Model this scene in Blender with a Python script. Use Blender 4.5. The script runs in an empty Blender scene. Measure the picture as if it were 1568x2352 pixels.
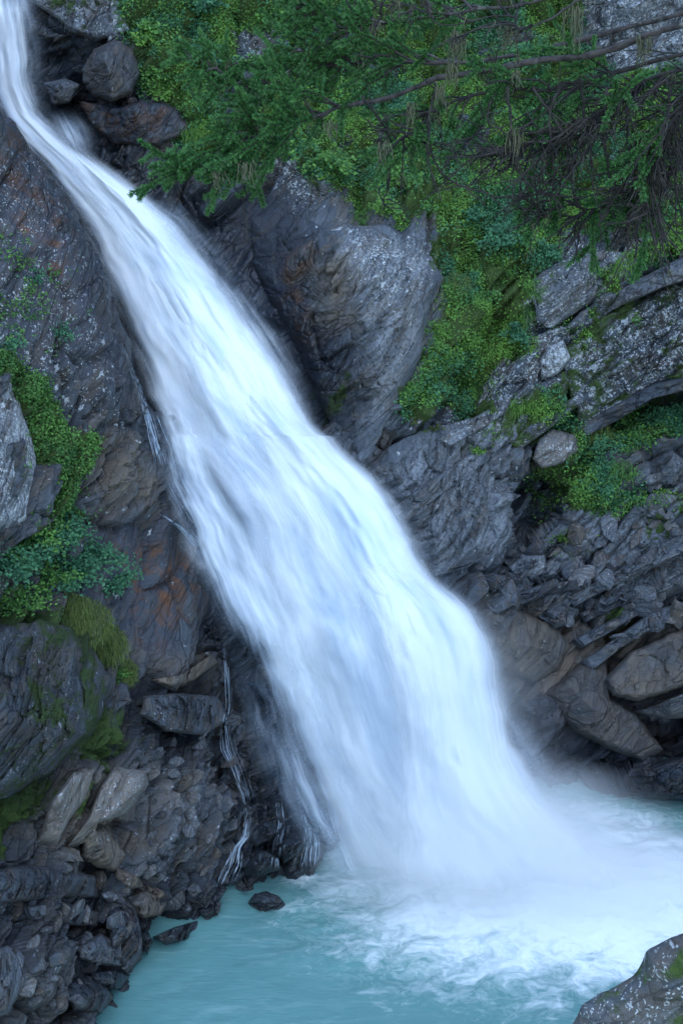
import bpy, bmesh, math, random
import numpy as np
from mathutils import Vector, Matrix

R = math.radians
random.seed(7)
rng = np.random.default_rng(7)

# ------------------------------------------------------------------ camera, sky, sun, exposure
scene = bpy.context.scene
col = scene.collection
CAM = np.array([0.0, 0.0, 20.0]); PITCH = R(25); TH = math.tan(R(20))
cd = bpy.data.cameras.new('camera'); cam = bpy.data.objects.new('camera', cd); col.objects.link(cam)
cam.location = CAM; cam.rotation_euler = (R(90) - PITCH, 0, 0)
cd.sensor_fit = 'VERTICAL'; cd.angle = R(40); cd.clip_start = 0.1; cd.clip_end = 2000
scene.camera = cam

SUN_EL, SUN_AZ = 62.0, 160.0
world = bpy.data.worlds.new('World'); scene.world = world; world.use_nodes = True
wn = world.node_tree; wn.nodes.clear()
wo = wn.nodes.new('ShaderNodeOutputWorld'); wb = wn.nodes.new('ShaderNodeBackground')
sk = wn.nodes.new('ShaderNodeTexSky'); sk.sky_type = 'NISHITA'; sk.sun_disc = False
sk.sun_elevation = R(SUN_EL); sk.sun_rotation = R(SUN_AZ); sk.altitude = 1500; sk.ozone_density = 0.5; sk.dust_density = 0.0; sk.air_density = 1.2
wb.inputs['Strength'].default_value = 0.15
wn.links.new(sk.outputs[0], wb.inputs[0]); wn.links.new(wb.outputs[0], wo.inputs[0])
sl = bpy.data.lights.new('sun', 'SUN'); sun = bpy.data.objects.new('sun', sl); col.objects.link(sun)
sl.energy = 0.5; sl.angle = R(60); sl.color = (0.93, 0.97, 1.0)
_az = R(SUN_AZ); _d = Vector((math.sin(_az) * math.cos(R(SUN_EL)), math.cos(_az) * math.cos(R(SUN_EL)), math.sin(R(SUN_EL))))
sun.rotation_euler = _d.to_track_quat('Z', 'Y').to_euler()

scene.view_settings.view_transform = 'Standard'; scene.view_settings.look = 'None'
scene.view_settings.exposure = 1.55; scene.view_settings.gamma = 1.0
scene.cycles.transparent_max_bounces = 40
scene.cycles.max_bounces = 6; scene.cycles.diffuse_bounces = 3; scene.cycles.glossy_bounces = 2
scene.cycles.volume_bounces = 8
scene.cycles.volume_step_rate = 1.5; scene.cycles.volume_max_steps = 128
scene.cycles.use_denoising = True

# ------------------------------------------------------------------ view geometry: a point at world depth y on a sight line
def at(u, v, y):
    u = np.asarray(u, float); v = np.asarray(v, float); y = np.asarray(y, float)
    a = (u - 784) / 1176 * TH; b = (1176 - v) / 1176 * TH
    t = y / (math.cos(PITCH) + b * math.sin(PITCH))
    return np.stack([t * a, y + 0 * a, CAM[2] + t * (-math.sin(PITCH) + b * math.cos(PITCH))], -1)
def v_on_water(y):   # picture height of the water level at depth y
    e = -math.atan2(CAM[2], y) + PITCH
    return 1176 - math.tan(e) / TH * 1176

# ------------------------------------------------------------------ noise in numpy
def _h(ix, iy, iz, seed):
    n = (ix.astype(np.int64) * 374761393 + iy.astype(np.int64) * 668265263 + iz.astype(np.int64) * 2147483647 + seed * 974634777) & 0xffffffff
    n = ((n ^ (n >> 13)) * 1274126177) & 0xffffffff
    n = ((n ^ (n >> 16)) * 2246822519) & 0xffffffff
    n = n ^ (n >> 15)
    return (n & 0xffffff).astype(np.float32) / np.float32(0x1000000)
def vnoise(P, seed=0):
    P = np.asarray(P, np.float32); i = np.floor(P); f = P - i; i = i.astype(np.int64)
    f = f * f * f * (f * (f * 6 - 15) + 10); out = 0
    for dx in (0, 1):
        wx = f[..., 0] if dx else 1 - f[..., 0]
        for dy in (0, 1):
            wy = f[..., 1] if dy else 1 - f[..., 1]
            for dz in (0, 1):
                wz = f[..., 2] if dz else 1 - f[..., 2]
                out = out + wx * wy * wz * _h(i[..., 0] + dx, i[..., 1] + dy, i[..., 2] + dz, seed)
    return out * 2 - 1
def fbm(P, oct=4, seed=0, gain=0.5):
    a, o, s = 1.0, 0, 0
    P = np.asarray(P, np.float32)
    for k in range(oct):
        o = o + a * vnoise(P * (2.03 ** k) + 17.3 * k, seed + k); s += a; a *= gain
    return o / s
def voro(P, seed=0):
    """nearest cell: F1, F2-F1, three random numbers of the cell, offset from its centre"""
    P = np.asarray(P, np.float32); i = np.floor(P).astype(np.int64); n = len(P)
    f1 = np.full(n, 9., np.float32); f2 = np.full(n, 9., np.float32); off = np.zeros((n, 3), np.float32); ids = np.zeros((n, 3), np.int64)
    for dx in (-1, 0, 1):
        for dy in (-1, 0, 1):
            for dz in (-1, 0, 1):
                c = i + (dx, dy, dz)
                p = np.stack([c[:, k] + 0.1 + 0.8 * _h(c[:, 0], c[:, 1], c[:, 2], seed + 11 * k) for k in range(3)], -1)
                o = P - p; d = np.abs(o).max(1) * 0.5 + np.sqrt((o * o).sum(1)) * 0.5
                nb = d < f1
                f2 = np.where(nb, f1, np.minimum(f2, d)); f1 = np.where(nb, d, f1)
                off[nb] = o[nb]; ids[nb] = c[nb]
    r = np.stack([_h(ids[:, 0], ids[:, 1], ids[:, 2], seed + 101 + k) for k in range(3)], -1)
    return f1, f2 - f1, r, off
def sstep(a, b, x):
    t = np.clip((x - a) / (b - a), 0, 1); return t * t * (3 - 2 * t)
def sdpoly(u, v, poly):
    """signed distance in px, positive inside"""
    p = np.asarray(poly, float); x = np.ravel(u).astype(float); y = np.ravel(v).astype(float)
    d = np.full(x.shape, 1e18); s = np.zeros(x.shape, bool)
    for k in range(len(p)):
        a, b = p[k - 1], p[k]; e = b - a
        w0, w1 = x - a[0], y - a[1]
        t = np.clip((w0 * e[0] + w1 * e[1]) / (e @ e + 1e-9), 0, 1)
        d = np.minimum(d, (w0 - t * e[0]) ** 2 + (w1 - t * e[1]) ** 2)
        c = (a[1] > y) != (b[1] > y)
        with np.errstate(divide='ignore', invalid='ignore'):
            xi = (b[0] - a[0]) * (y - a[1]) / (b[1] - a[1] + 1e-12) + a[0]
        s ^= c & (x < xi)
    d = np.sqrt(d); return np.where(s, d, -d).reshape(np.shape(u))
def mask(u, v, polys, w=20, nz=None):
    m = np.zeros(np.shape(u))
    for p in polys:
        m = np.maximum(m, sstep(-w, w, sdpoly(u, v, p) + (0 if nz is None else nz)))
    return m
class TPS:
    def __init__(s, pts):
        p = np.array(pts, float); s.x = p[:, :2] / 1000; n = len(p)
        d = np.linalg.norm(s.x[:, None] - s.x[None], axis=-1)
        K = d * d * np.log(d + 1e-9) + np.eye(n) * 0.004
        A = np.zeros((n + 3, n + 3)); A[:n, :n] = K; A[:n, n] = 1; A[:n, n + 1:] = s.x; A[n, :n] = 1; A[n + 1:, :n] = s.x.T
        s.w = np.linalg.solve(A, np.r_[p[:, 2], 0, 0, 0])
    def __call__(s, u, v):
        sh = np.shape(u); q = np.stack([np.ravel(u), np.ravel(v)], -1) / 1000; o = np.zeros(len(q)); n = len(s.x)
        for k in range(n):
            r2 = ((q - s.x[k]) ** 2).sum(1); o += s.w[k] * 0.5 * r2 * np.log(r2 + 1e-18)
        return (o + s.w[n] + q @ s.w[n + 1:]).reshape(sh)

# ------------------------------------------------------------------ objects
def tag(o, label=None, cat=None, group=None, kind=None):
    if label: o['label'] = label
    if cat: o['category'] = cat
    if group: o['group'] = group
    if kind: o['kind'] = kind
    return o
def mesh(name, co, faces, mat=None, parent=None, smooth=True, attrs=None, uv=None):
    """faces: (n,k) array, or a list of such arrays"""
    co = np.asarray(co, np.float32).reshape(-1, 3); fl = faces if isinstance(faces, list) else [faces]
    me = bpy.data.meshes.new(name)
    me.vertices.add(len(co)); me.vertices.foreach_set('co', co.ravel())
    idx = np.concatenate([np.asarray(f).ravel() for f in fl]).astype(np.int32)
    tot = np.concatenate([np.full(len(f), np.asarray(f).shape[1]) for f in fl]).astype(np.int32)
    me.loops.add(len(idx)); me.loops.foreach_set('vertex_index', idx)
    me.polygons.add(len(tot)); me.polygons.foreach_set('loop_start', np.r_[0, np.cumsum(tot)[:-1]].astype(np.int32))
    me.polygons.foreach_set('loop_total', tot)
    me.polygons.foreach_set('use_smooth', np.full(len(tot), smooth))
    me.update(calc_edges=True)
    for k, a in (attrs or {}).items():
        a = np.asarray(a, np.float32)
        if a.ndim == 1:
            t = me.attributes.new(k, 'FLOAT', 'POINT'); t.data.foreach_set('value', a)
        else:
            t = me.attributes.new(k, 'FLOAT_COLOR', 'POINT'); t.data.foreach_set('color', a.ravel())
    if uv is not None:
        l = me.uv_layers.new(name='UVMap'); l.data.foreach_set('uv', np.asarray(uv, np.float32)[idx].ravel())
    if mat: me.materials.append(mat)
    o = bpy.data.objects.new(name, me); col.objects.link(o)
    if parent: o.parent = parent
    return o
def empty(name, loc=(0, 0, 0)):
    o = bpy.data.objects.new(name, None); o.location = loc; col.objects.link(o); o.empty_display_size = 0.2
    return o
def grid_faces(nr, nc):
    i = np.arange(nr * nc).reshape(nr, nc)
    return np.stack([i[:-1, :-1], i[1:, :-1], i[1:, 1:], i[:-1, 1:]], -1).reshape(-1, 4)
def grid_normals(G):
    gu = np.gradient(G, axis=1); gv = np.gradient(G, axis=0)
    n = np.cross(gv, gu); n /= np.linalg.norm(n, axis=-1, keepdims=True) + 1e-9
    s = (n * (CAM - G)).sum(-1); n[np.median(s) * s < 0] *= 1
    if np.median(s) < 0: n = -n
    return n

# ------------------------------------------------------------------ node helper
class NT:
    def __init__(s, name):
        s.m = bpy.data.materials.new(name); s.m.use_nodes = True; s.t = s.m.node_tree; s.t.nodes.clear()
        s.out = s.t.nodes.new('ShaderNodeOutputMaterial')
    def n(s, typ, ins=None, **kw):
        x = s.t.nodes.new(typ)
        for k, v in kw.items(): setattr(x, k, v)
        for k, v in (ins or {}).items():
            if isinstance(v, bpy.types.NodeSocket): s.t.links.new(v, x.inputs[k])
            else: x.inputs[k].default_value = v
        return x
    def math(s, op, a, b=0.0, clamp=False):
        return s.n('ShaderNodeMath', {0: a, 1: b}, operation=op, use_clamp=clamp).outputs[0]
    def mix(s, f, a, b):
        x = s.n('ShaderNodeMix', data_type='RGBA'); 
        for k, v in ((0, f), (6, a), (7, b)):
            if isinstance(v, bpy.types.NodeSocket): s.t.links.new(v, x.inputs[k])
            else: x.inputs[k].default_value = v if k == 0 else (*v, 1)
        return x.outputs[2]
    def ramp(s, f, lo, hi):
        return s.n('ShaderNodeMapRange', {0: f, 1: lo, 2: hi, 3: 0.0, 4: 1.0}, interpolation_type='SMOOTHSTEP').outputs[0]
    def noise(s, vec, scale, detail=4, rough=0.55, dist=0.0):
        return s.n('ShaderNodeTexNoise', {'Vector': vec, 'Scale': scale, 'Detail': detail, 'Roughness': rough, 'Distortion': dist}).outputs[0]

# bedding of the schist: planes rising to the right, seen almost edge on
E1 = np.array([math.cos(R(40)), 0.25, math.sin(R(40))]); E1 /= np.linalg.norm(E1)
NB = np.array([-math.sin(R(40)), -0.35, math.cos(R(40))]); NB -= E1 * (NB @ E1); NB /= np.linalg.norm(NB)
E2 = np.cross(NB, E1)
BED = np.stack([E1, E2, NB], 1)
BED_EUL = Matrix([list(E1), list(E2), list(NB)]).to_euler()

def rock_material():
    t = NT('schist_rock')
    geo = t.n('ShaderNodeTexCoord').outputs['Object']
    bed = t.n('ShaderNodeMapping', {'Vector': geo, 'Rotation': BED_EUL}, vector_type='POINT').outputs[0]
    bs = t.n('ShaderNodeMapping', {'Vector': bed, 'Scale': (0.35, 0.5, 2.6)}).outputs[0]
    m1 = t.n('ShaderNodeAttribute', attribute_name='m1'); m2 = t.n('ShaderNodeAttribute', attribute_name='m2')
    s1 = t.n('ShaderNodeSeparateColor', {0: m1.outputs['Color']}).outputs; s2 = t.n('ShaderNodeSeparateColor', {0: m2.outputs['Color']}).outputs
    moss, lichen, rust, wet = s1[0], s1[1], s1[2], m1.outputs['Alpha']
    tan, pale, purple, dark = s2[0], s2[1], s2[2], m2.outputs['Alpha']
    cs = t.n('ShaderNodeMapping', {'Vector': t.n('ShaderNodeVectorMath', {0: bed, 1: t.n('ShaderNodeVectorMath', {0: t.n('ShaderNodeTexNoise', {'Vector': bed, 'Scale': 1.1, 'Detail': 4.0}).outputs[1], 3: 0.12}, operation='SCALE').outputs[0]}, operation='ADD').outputs[0], 'Scale': (0.62, 0.75, 3.2)}).outputs[0]
    v1 = t.n('ShaderNodeTexVoronoi', {'Vector': cs, 'Scale': 0.8}, feature='DISTANCE_TO_EDGE').outputs[0]
    v2 = t.n('ShaderNodeTexVoronoi', {'Vector': cs, 'Scale': 2.7}, feature='DISTANCE_TO_EDGE').outputs[0]
    cell = t.n('ShaderNodeSeparateColor', {0: t.n('ShaderNodeTexVoronoi', {'Vector': cs, 'Scale': 2.7}).outputs['Color']}).outputs
    cell1 = t.n('ShaderNodeSeparateColor', {0: t.n('ShaderNodeTexVoronoi', {'Vector': cs, 'Scale': 0.8}).outputs['Color']}).outputs
    nb = t.noise(bs, 1.6, 6, 0.62, 0.12); nm = t.noise(geo, 1.1, 5, 0.6); nf = t.noise(geo, 14, 5, 0.65); nst = t.noise(bs, 6.0, 4, 0.65, 0.05)
    c = t.mix(t.math('ADD', t.math('MULTIPLY', t.ramp(nb, 0.3, 0.7), 0.42), t.math('ADD', t.math('MULTIPLY', cell[1], 0.35), t.math('MULTIPLY', cell1[1], 0.35))), (0.010, 0.015, 0.020), (0.084, 0.102, 0.118))
    c = t.mix(t.math('MULTIPLY', t.ramp(t.math('ADD', nm, t.math('MULTIPLY', t.math('SUBTRACT', cell[2], 0.5), 0.25)), 0.48, 0.60), 0.55), c, (0.086, 0.070, 0.052))
    c = t.mix(t.math('MULTIPLY', t.ramp(nst, 0.55, 0.75), 0.4), c, (0.19, 0.215, 0.235))
    c = t.mix(t.math('MULTIPLY', tan, t.ramp(nb, 0.2, 0.65)), c, (0.165, 0.130, 0.088))
    c = t.mix(t.math('MULTIPLY', t.math('MULTIPLY', pale, t.ramp(nf, 0.3, 0.62)), t.math('ADD', 0.25, t.ramp(nb, 0.35, 0.62))), c, (0.23, 0.255, 0.275))
    c = t.mix(t.math('MULTIPLY', purple, t.ramp(nb, 0.25, 0.7)), c, (0.046, 0.052, 0.068))
    ru = t.math('MULTIPLY', rust, t.ramp(t.noise(geo, 2.6, 6, 0.7), 0.42, 0.68))
    c = t.mix(ru, c, (0.13, 0.058, 0.026))
    c = t.mix(t.math('MULTIPLY', t.ramp(nf, 0.5, 0.7), 0.35), c, (0.05, 0.05, 0.052))
    # crusts of pale lichen
    vo = t.n('ShaderNodeTexVoronoi', {'Vector': t.n('ShaderNodeVectorMath', {0: geo, 1: t.n('ShaderNodeTexNoise', {'Vector': geo, 'Scale': 9.0, 'Detail': 3.0}).outputs[1]}, operation='ADD').outputs[0], 'Scale': 4.2}).outputs[0]
    lp = t.math('MULTIPLY', t.ramp(t.math('SUBTRACT', t.math('MULTIPLY', lichen, 0.62), vo), 0.0, 0.1), t.ramp(nf, 0.36, 0.5))
    lf = t.ramp(t.math('ADD', t.noise(geo, 4.5, 4, 0.65), t.math('MULTIPLY', lichen, 0.15)), 0.68, 0.74)
    c = t.mix(t.math('MAXIMUM', lp, t.math('MULTIPLY', lf, 0.85)), c, (0.42, 0.46, 0.47))
    # moss
    mm = t.ramp(t.math('ADD', t.noise(geo, 3.2, 6, 0.7), t.math('MULTIPLY', moss, 0.75)), 0.70, 0.86)
    mc = t.mix(t.noise(geo, 9, 4, 0.7), (0.014, 0.030, 0.006), (0.070, 0.125, 0.020))
    c = t.mix(mm, c, mc)
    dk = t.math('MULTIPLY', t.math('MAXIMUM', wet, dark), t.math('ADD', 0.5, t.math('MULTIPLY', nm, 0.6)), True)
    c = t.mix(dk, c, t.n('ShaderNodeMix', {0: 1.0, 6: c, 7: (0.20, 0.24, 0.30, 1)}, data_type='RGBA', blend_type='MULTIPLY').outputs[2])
    rough = t.math('SUBTRACT', 0.82, t.math('MULTIPLY', wet, 0.5))
    hgt = t.math('ADD', t.math('ADD', t.math('MULTIPLY', nf, 0.45), t.math('MULTIPLY', nst, 0.22)), t.math('MULTIPLY', mm, t.noise(geo, 30, 3, 0.7)))
    crk = t.math('ADD', t.math('MULTIPLY', t.ramp(v1, 0.0, 0.05), 0.9), t.math('ADD', t.math('MULTIPLY', t.ramp(v2, 0.0, 0.05), 0.28), t.math('MULTIPLY', cell[0], 0.6)))
    hgt = t.math('ADD', hgt, crk)
    bp = t.n('ShaderNodeBump', {'Strength': 0.7, 'Distance': 0.09, 'Height': hgt}).outputs[0]
    p = t.n('ShaderNodeBsdfPrincipled', {'Base Color': c, 'Roughness': rough, 'Normal': bp, 'Specular IOR Level': 0.4})
    t.t.links.new(p.outputs[0], t.out.inputs[0]); return t.m
ROCK = rock_material()

def leaf_material(name, dark, light, rough=0.55, trans=0.25):
    t = NT(name)
    r = t.n('ShaderNodeAttribute', attribute_name='rnd').outputs['Fac']
    c = t.mix(r, dark, light)
    p = t.n('ShaderNodeBsdfPrincipled', {'Base Color': c, 'Roughness': rough, 'Specular IOR Level': 0.3})
    tr = t.n('ShaderNodeBsdfTranslucent', {0: c})
    m = t.n('ShaderNodeMixShader', {0: trans, 1: p.outputs[0], 2: tr.outputs[0]})
    t.t.links.new(m.outputs[0], t.out.inputs[0]); return t.m
LEAF = leaf_material('leaf_green', (0.026, 0.090, 0.022), (0.150, 0.330, 0.065))
LEAF_BLUE = leaf_material('leaf_blue_green', (0.018, 0.082, 0.042), (0.085, 0.245, 0.110))
LEAF_YELLOW = leaf_material('leaf_yellow_green', (0.045, 0.125, 0.020), (0.185, 0.370, 0.060))
GRASSM = leaf_material('grass_blades', (0.045, 0.085, 0.015), (0.17, 0.22, 0.055))
NEEDLE = leaf_material('conifer_needles', (0.020, 0.080, 0.026), (0.100, 0.265, 0.070), 0.5, 0.15)
LICHENM = leaf_material('hanging_lichen', (0.06, 0.065, 0.04), (0.17, 0.18, 0.11), 0.9, 0.2)
def bark_material():
    t = NT('bark'); g = t.n('ShaderNodeTexCoord').outputs['Object']
    n = t.noise(g, 9, 5, 0.7); c = t.mix(t.ramp(n, 0.35, 0.65), (0.014, 0.012, 0.011), (0.060, 0.052, 0.047))
    c = t.mix(t.math('MULTIPLY', t.ramp(t.noise(g, 5, 4, 0.7), 0.55, 0.7), 0.7), c, (0.16, 0.17, 0.15))
    p = t.n('ShaderNodeBsdfPrincipled', {'Base Color': c, 'Roughness': 0.9, 'Normal': t.n('ShaderNodeBump', {'Strength': 0.6, 'Distance': 0.02, 'Height': n}).outputs[0]})
    t.t.links.new(p.outputs[0], t.out.inputs[0]); return t.m
BARK = bark_material()
def twig_material():
    t = NT('dry_twig'); g = t.n('ShaderNodeTexCoord').outputs['Object']
    c = t.mix(t.ramp(t.noise(g, 4, 4, 0.7), 0.4, 0.65), (0.010, 0.009, 0.008), (0.040, 0.035, 0.030))
    p = t.n('ShaderNodeBsdfPrincipled', {'Base Color': c, 'Roughness': 0.9})
    t.t.links.new(p.outputs[0], t.out.inputs[0]); return t.m
TWIG = twig_material()

# ------------------------------------------------------------------ rock relief
def relief(P, amps=(0.90, 0.42, 0.15), seed=0, smooth=0.0):
    """height of the jointed, layered rock at P: blocks bounded by bedding and joints"""
    P = np.asarray(P, float); Q = P @ BED
    w = np.stack([fbm(Q * 0.35, 3, seed + 5), fbm(Q * 0.35 + 31, 3, seed + 6), fbm(Q * 0.35 + 67, 3, seed + 7)], -1)
    Q = Q + w * np.array([0.5, 0.5, 0.28])
    Q = Q + np.stack([fbm(Q * 2.2, 2, seed + 15), fbm(Q * 2.2 + 9, 2, seed + 16), fbm(Q * 2.2 + 23, 2, seed + 17)], -1) * np.array([0.07, 0.07, 0.02])
    h = np.zeros(len(P)); k = 0
    for amp, L in zip(amps, ((3.4, 2.6, 1.15), (1.25, 1.0, 0.36), (0.46, 0.40, 0.12))):
        f1, g, r, off = voro(Q / np.array(L), seed + 40 * k)
        t = amp * (1.15 * (r[:, 0] - 0.5) + 1.3 * (r[:, 1] - 0.5) * off[:, 0] + 1.3 * (r[:, 2] - 0.5) * off[:, 2])
        t = t - amp * 0.45 * (1 - sstep(0, 0.13, g)) * (0.3 + 0.7 * r[:, 1])
        h = h + t * (1 - smooth * (0.55, 0.85, 0.85)[k]); k += 1
    h = h + 0.06 * fbm(Q * np.array([0.9, 0.9, 2.2]), 4, seed + 3) + 0.035 * fbm(P * 5, 3, seed + 4) * (1 - 0.5 * np.asarray(smooth))
    return h

# ------------------------------------------------------------------ right cliff and the chute behind the fall
yR = TPS([(1568,1840,26.8),(1300,1835,27.0),(1150,1850,26.9),(1568,1600,28.0),(1300,1600,28.3),(1150,1500,28.6),(1568,1176,30.2),(1300,1176,30.7),
 (1100,1176,30.1),(950,1176,29.5),(1568,900,31.8),(1300,900,32.2),(1050,900,31.8),(900,900,31.0),(780,950,31.0),(1568,600,33.6),(1300,600,34.0),(1000,600,33.2),
 (850,600,32.7),(700,600,33.2),(600,650,33.6),(1568,300,35.5),(1300,300,36.0),(900,300,36.2),(600,300,35.8),(1568,0,37.2),(1000,0,38.5),(500,0,38.0),
 (250,150,36.6),(300,300,35.9),(450,420,35.2),(0,0,39.8),(60,300,36.7),(150,450,35.3),(300,600,33.9),(450,850,31.8),(600,1150,29.8),(780,1450,28.2),
 (950,1750,27.0),(1000,2050,25.8),(500,1600,28.4),(700,1900,26.5),(1400,1990,28.2),(1900,1840,25.0),(1900,1176,28.0),(1900,600,31.0),(1900,0,34.0),
 (1000,-500,43.0),(-150,-500,44.0),(1900,-500,39.0),(-150,300,37.8),(-150,900,33.5),(100,1200,31.5),(100,1800,28.5)])
yL = TPS([(0,2352,18.6),(240,2352,20.0),(340,2180,22.0),(500,2080,23.3),(510,2030,23.9),(640,1990,24.2),(720,1990,24.5),(0,2150,19.6),(200,2100,21.6),
 (0,2000,20.6),(300,1800,23.2),(550,1800,25.0),(650,1850,25.2),(0,1750,21.6),(0,1500,22.6),(250,1500,24.2),(450,1450,26.9),(560,1500,27.6),(0,1250,23.4),
 (300,1200,26.4),(430,1200,28.6),(0,1000,24.6),(300,1000,27.6),(0,700,26.2),(230,700,28.2),(0,500,27.4),(150,480,29.0),(0,260,29.2),(-300,0,30.0),
 (-300,260,28.0),(-400,1000,22.5),(-400,1800,19.5),(-400,2352,17.0),(-400,2700,15.6),(240,2520,19.6),(350,2352,21.1),(450,2300,22.2),(600,2150,24.1),(770,2060,25.3)])
EDGE_V = [-500,-300,-150,100,255,340,420,475,560,650,740,830,920,1100,1300,1500,1700,1900,2060,2200,2700]
EDGE_U = [-520,-400,-300,-120,0,60,120,160,212,250,276,310,335,450,560,640,700,755,790,800,800]

VEG = [[(270,0),(330,-60),(1330,-60),(1330,60),(1100,100),(900,150),(640,80),(560,90),(540,200),(470,330),(420,330),(385,240),(330,200),(300,110)],
 [(560,330),(700,300),(1000,300),(1300,330),(1590,480),(1590,590),(1430,590),(1300,550),(1215,640),(1200,740),(1230,800),(1190,830),(1130,850),(1100,950),(1020,930),(930,960),(925,900),(962,850),(980,770),(1015,660),(1060,600),(1010,530),(1000,490),(900,510),(810,490),(760,440),(680,380)],
 [(1190,960),(1230,910),(1330,940),(1320,980),(1240,990)],
 [(1340,1010),(1440,940),(1540,930),(1590,960),(1500,1010),(1400,1050),(1450,1100),(1400,1180),(1300,1170),(1290,1110),(1340,1060)],
 [(1070,1030),(1110,1020),(1120,1040),(1090,1055)], [(1250,1240),(1290,1215),(1300,1240),(1265,1258)],
 [(1400,180),(1590,120),(1590,330),(1450,300)]]
VEG += [[(560,90),(900,140),(1330,60),(1450,200),(1568,420),(1300,360),(1000,330),(700,310),(600,330)]]
VEG_HOLES = [[(540,70),(650,60),(660,120),(600,160),(545,130)], [(1040,270),(1110,250),(1130,330),(1060,330)],[(1300,540),(1400,520),(1500,560),(1430,600),(1300,580)],
 [(1330,-60),(1700,-60),(1700,140),(1500,190),(1380,130)],[(740,60),(830,60),(820,110),(760,120)]]

def dress_right(P, u, v):
    n = fbm(P * 0.9, 4, 70) * 45; n2 = fbm(P * 2.0, 3, 75) * 25
    pk = sstep(0.12, 0.3, fbm(P * 0.8, 4, 79)) * mask(u, v, [[(1140,560),(1640,480),(1640,1240),(1300,1260),(1160,1000)]], 40) * 0.75
    veg = np.maximum(pk, mask(u, v, VEG, 22, n * 0.8 + n2 * 0.6)) * (1 - mask(u, v, VEG_HOLES, 18, n * .6))
    mossz = mask(u, v, [[(1280,860),(1420,690),(1590,640),(1590,900),(1400,960)],[(1100,960),(1300,880),(1350,1000),(1180,1060)],[(1480,1190),(1540,1170),(1560,1230),(1490,1260)],
        [(930,930),(1020,940),(1010,1010),(940,1000)],[(980,420),(1060,500),(1060,620),(1000,620)],[(1260,1060),(1340,1070),(1320,1130),(1260,1120)],
        [(720,900),(810,830),(830,880),(800,960),(730,960)],[(1350,1400),(1470,1360),(1500,1430),(1400,1460)]], 40, n)
    moss = np.clip(veg * 0.62 + mossz * 0.5, 0, 1)
    lich = 0.18 + 0.5 * mask(u, v, [[(780,510),(900,520),(980,640),(900,720),(800,640)],[(1000,560),(1300,560),(1500,600),(1330,760),(1300,900),(1200,980),(1080,1020),(1000,960),(1180,760)],
        [(1330,-80),(1650,-80),(1650,180),(1480,220),(1370,120)],[(620,380),(740,400),(760,460),(660,470)],[(540,60),(700,60),(650,160),(540,150)],[(80,-40),(260,-40),(310,60),(260,120),(100,50)]], 60, n)
    lich = lich - 0.25 * mask(u, v, [[(560,420),(700,560),(840,800),(700,900),(500,650),(420,420)]], 40, n) - 0.15 * mask(u, v, [[(1000,1560),(1700,1400),(1700,1950),(1000,1950)]], 60, n)
    rust = 0.9 * mask(u, v, [[(640,560),(740,540),(700,780),(650,760)],[(180,220),(330,230),(440,300),(350,340),(220,310)]], 35, n) + 0.25 * mask(u, v, [[(1100,1400),(1400,1480),(1500,1720),(1250,1680)]], 60, n)
    wet = mask(u, v, [[(60,0),(330,60),(340,330),(470,420),(700,640),(850,830),(780,1020),(930,1180),(990,1340),(1160,1560),(1260,1700),(1700,1720),(1700,2100),(-200,2100),(-200,0)]], 70, n)
    wet = wet * (0.35 + 0.65 * mask(u, v, [[(60,100),(300,80),(330,330),(470,430),(720,700),(840,830),(770,1000),(690,900),(300,420),(0,300)],[(1130,1560),(1250,1720),(1700,1740),(1700,2100),(900,2100)]], 50, n))
    wet = np.maximum(wet, 0.6 * mask(u, v, [[(1130,1090),(1290,1080),(1270,1200),(1180,1260)]], 30, n))
    tan = 0.9 * mask(u, v, [[(1120,1420),(1280,1400),(1600,1430),(1620,1600),(1480,1740),(1330,1700),(1130,1560)],[(700,600),(830,560),(820,720),(740,760)]], 50, n)
    pale = 0.8 * mask(u, v, [[(830,1080),(1000,980),(1180,960),(1170,1260),(1000,1330)],[(770,510),(1000,540),(980,760),(830,1040),(850,840),(800,640)],[(1330,-80),(1650,-80),(1650,200),(1480,220)],[(1170,1270),(1620,1000),(1620,1420),(1300,1420)]], 50, n)
    purp = 0.9 * mask(u, v, [[(480,440),(700,430),(720,560),(660,780),(800,760),(830,840),(720,900),(560,700)],[(1160,1600),(1620,1560),(1620,1850),(1200,1800)]], 50, n)
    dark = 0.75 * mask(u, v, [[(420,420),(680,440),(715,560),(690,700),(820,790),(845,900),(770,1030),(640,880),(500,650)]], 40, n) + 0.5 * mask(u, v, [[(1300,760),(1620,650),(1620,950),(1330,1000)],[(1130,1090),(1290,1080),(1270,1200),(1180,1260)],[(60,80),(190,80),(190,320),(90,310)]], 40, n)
    m1 = np.stack([moss, np.clip(lich, 0, 1), rust, wet], -1); m2 = np.stack([tan, pale, purp, np.clip(dark, 0, 1)], -1)
    return m1, m2, veg

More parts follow.
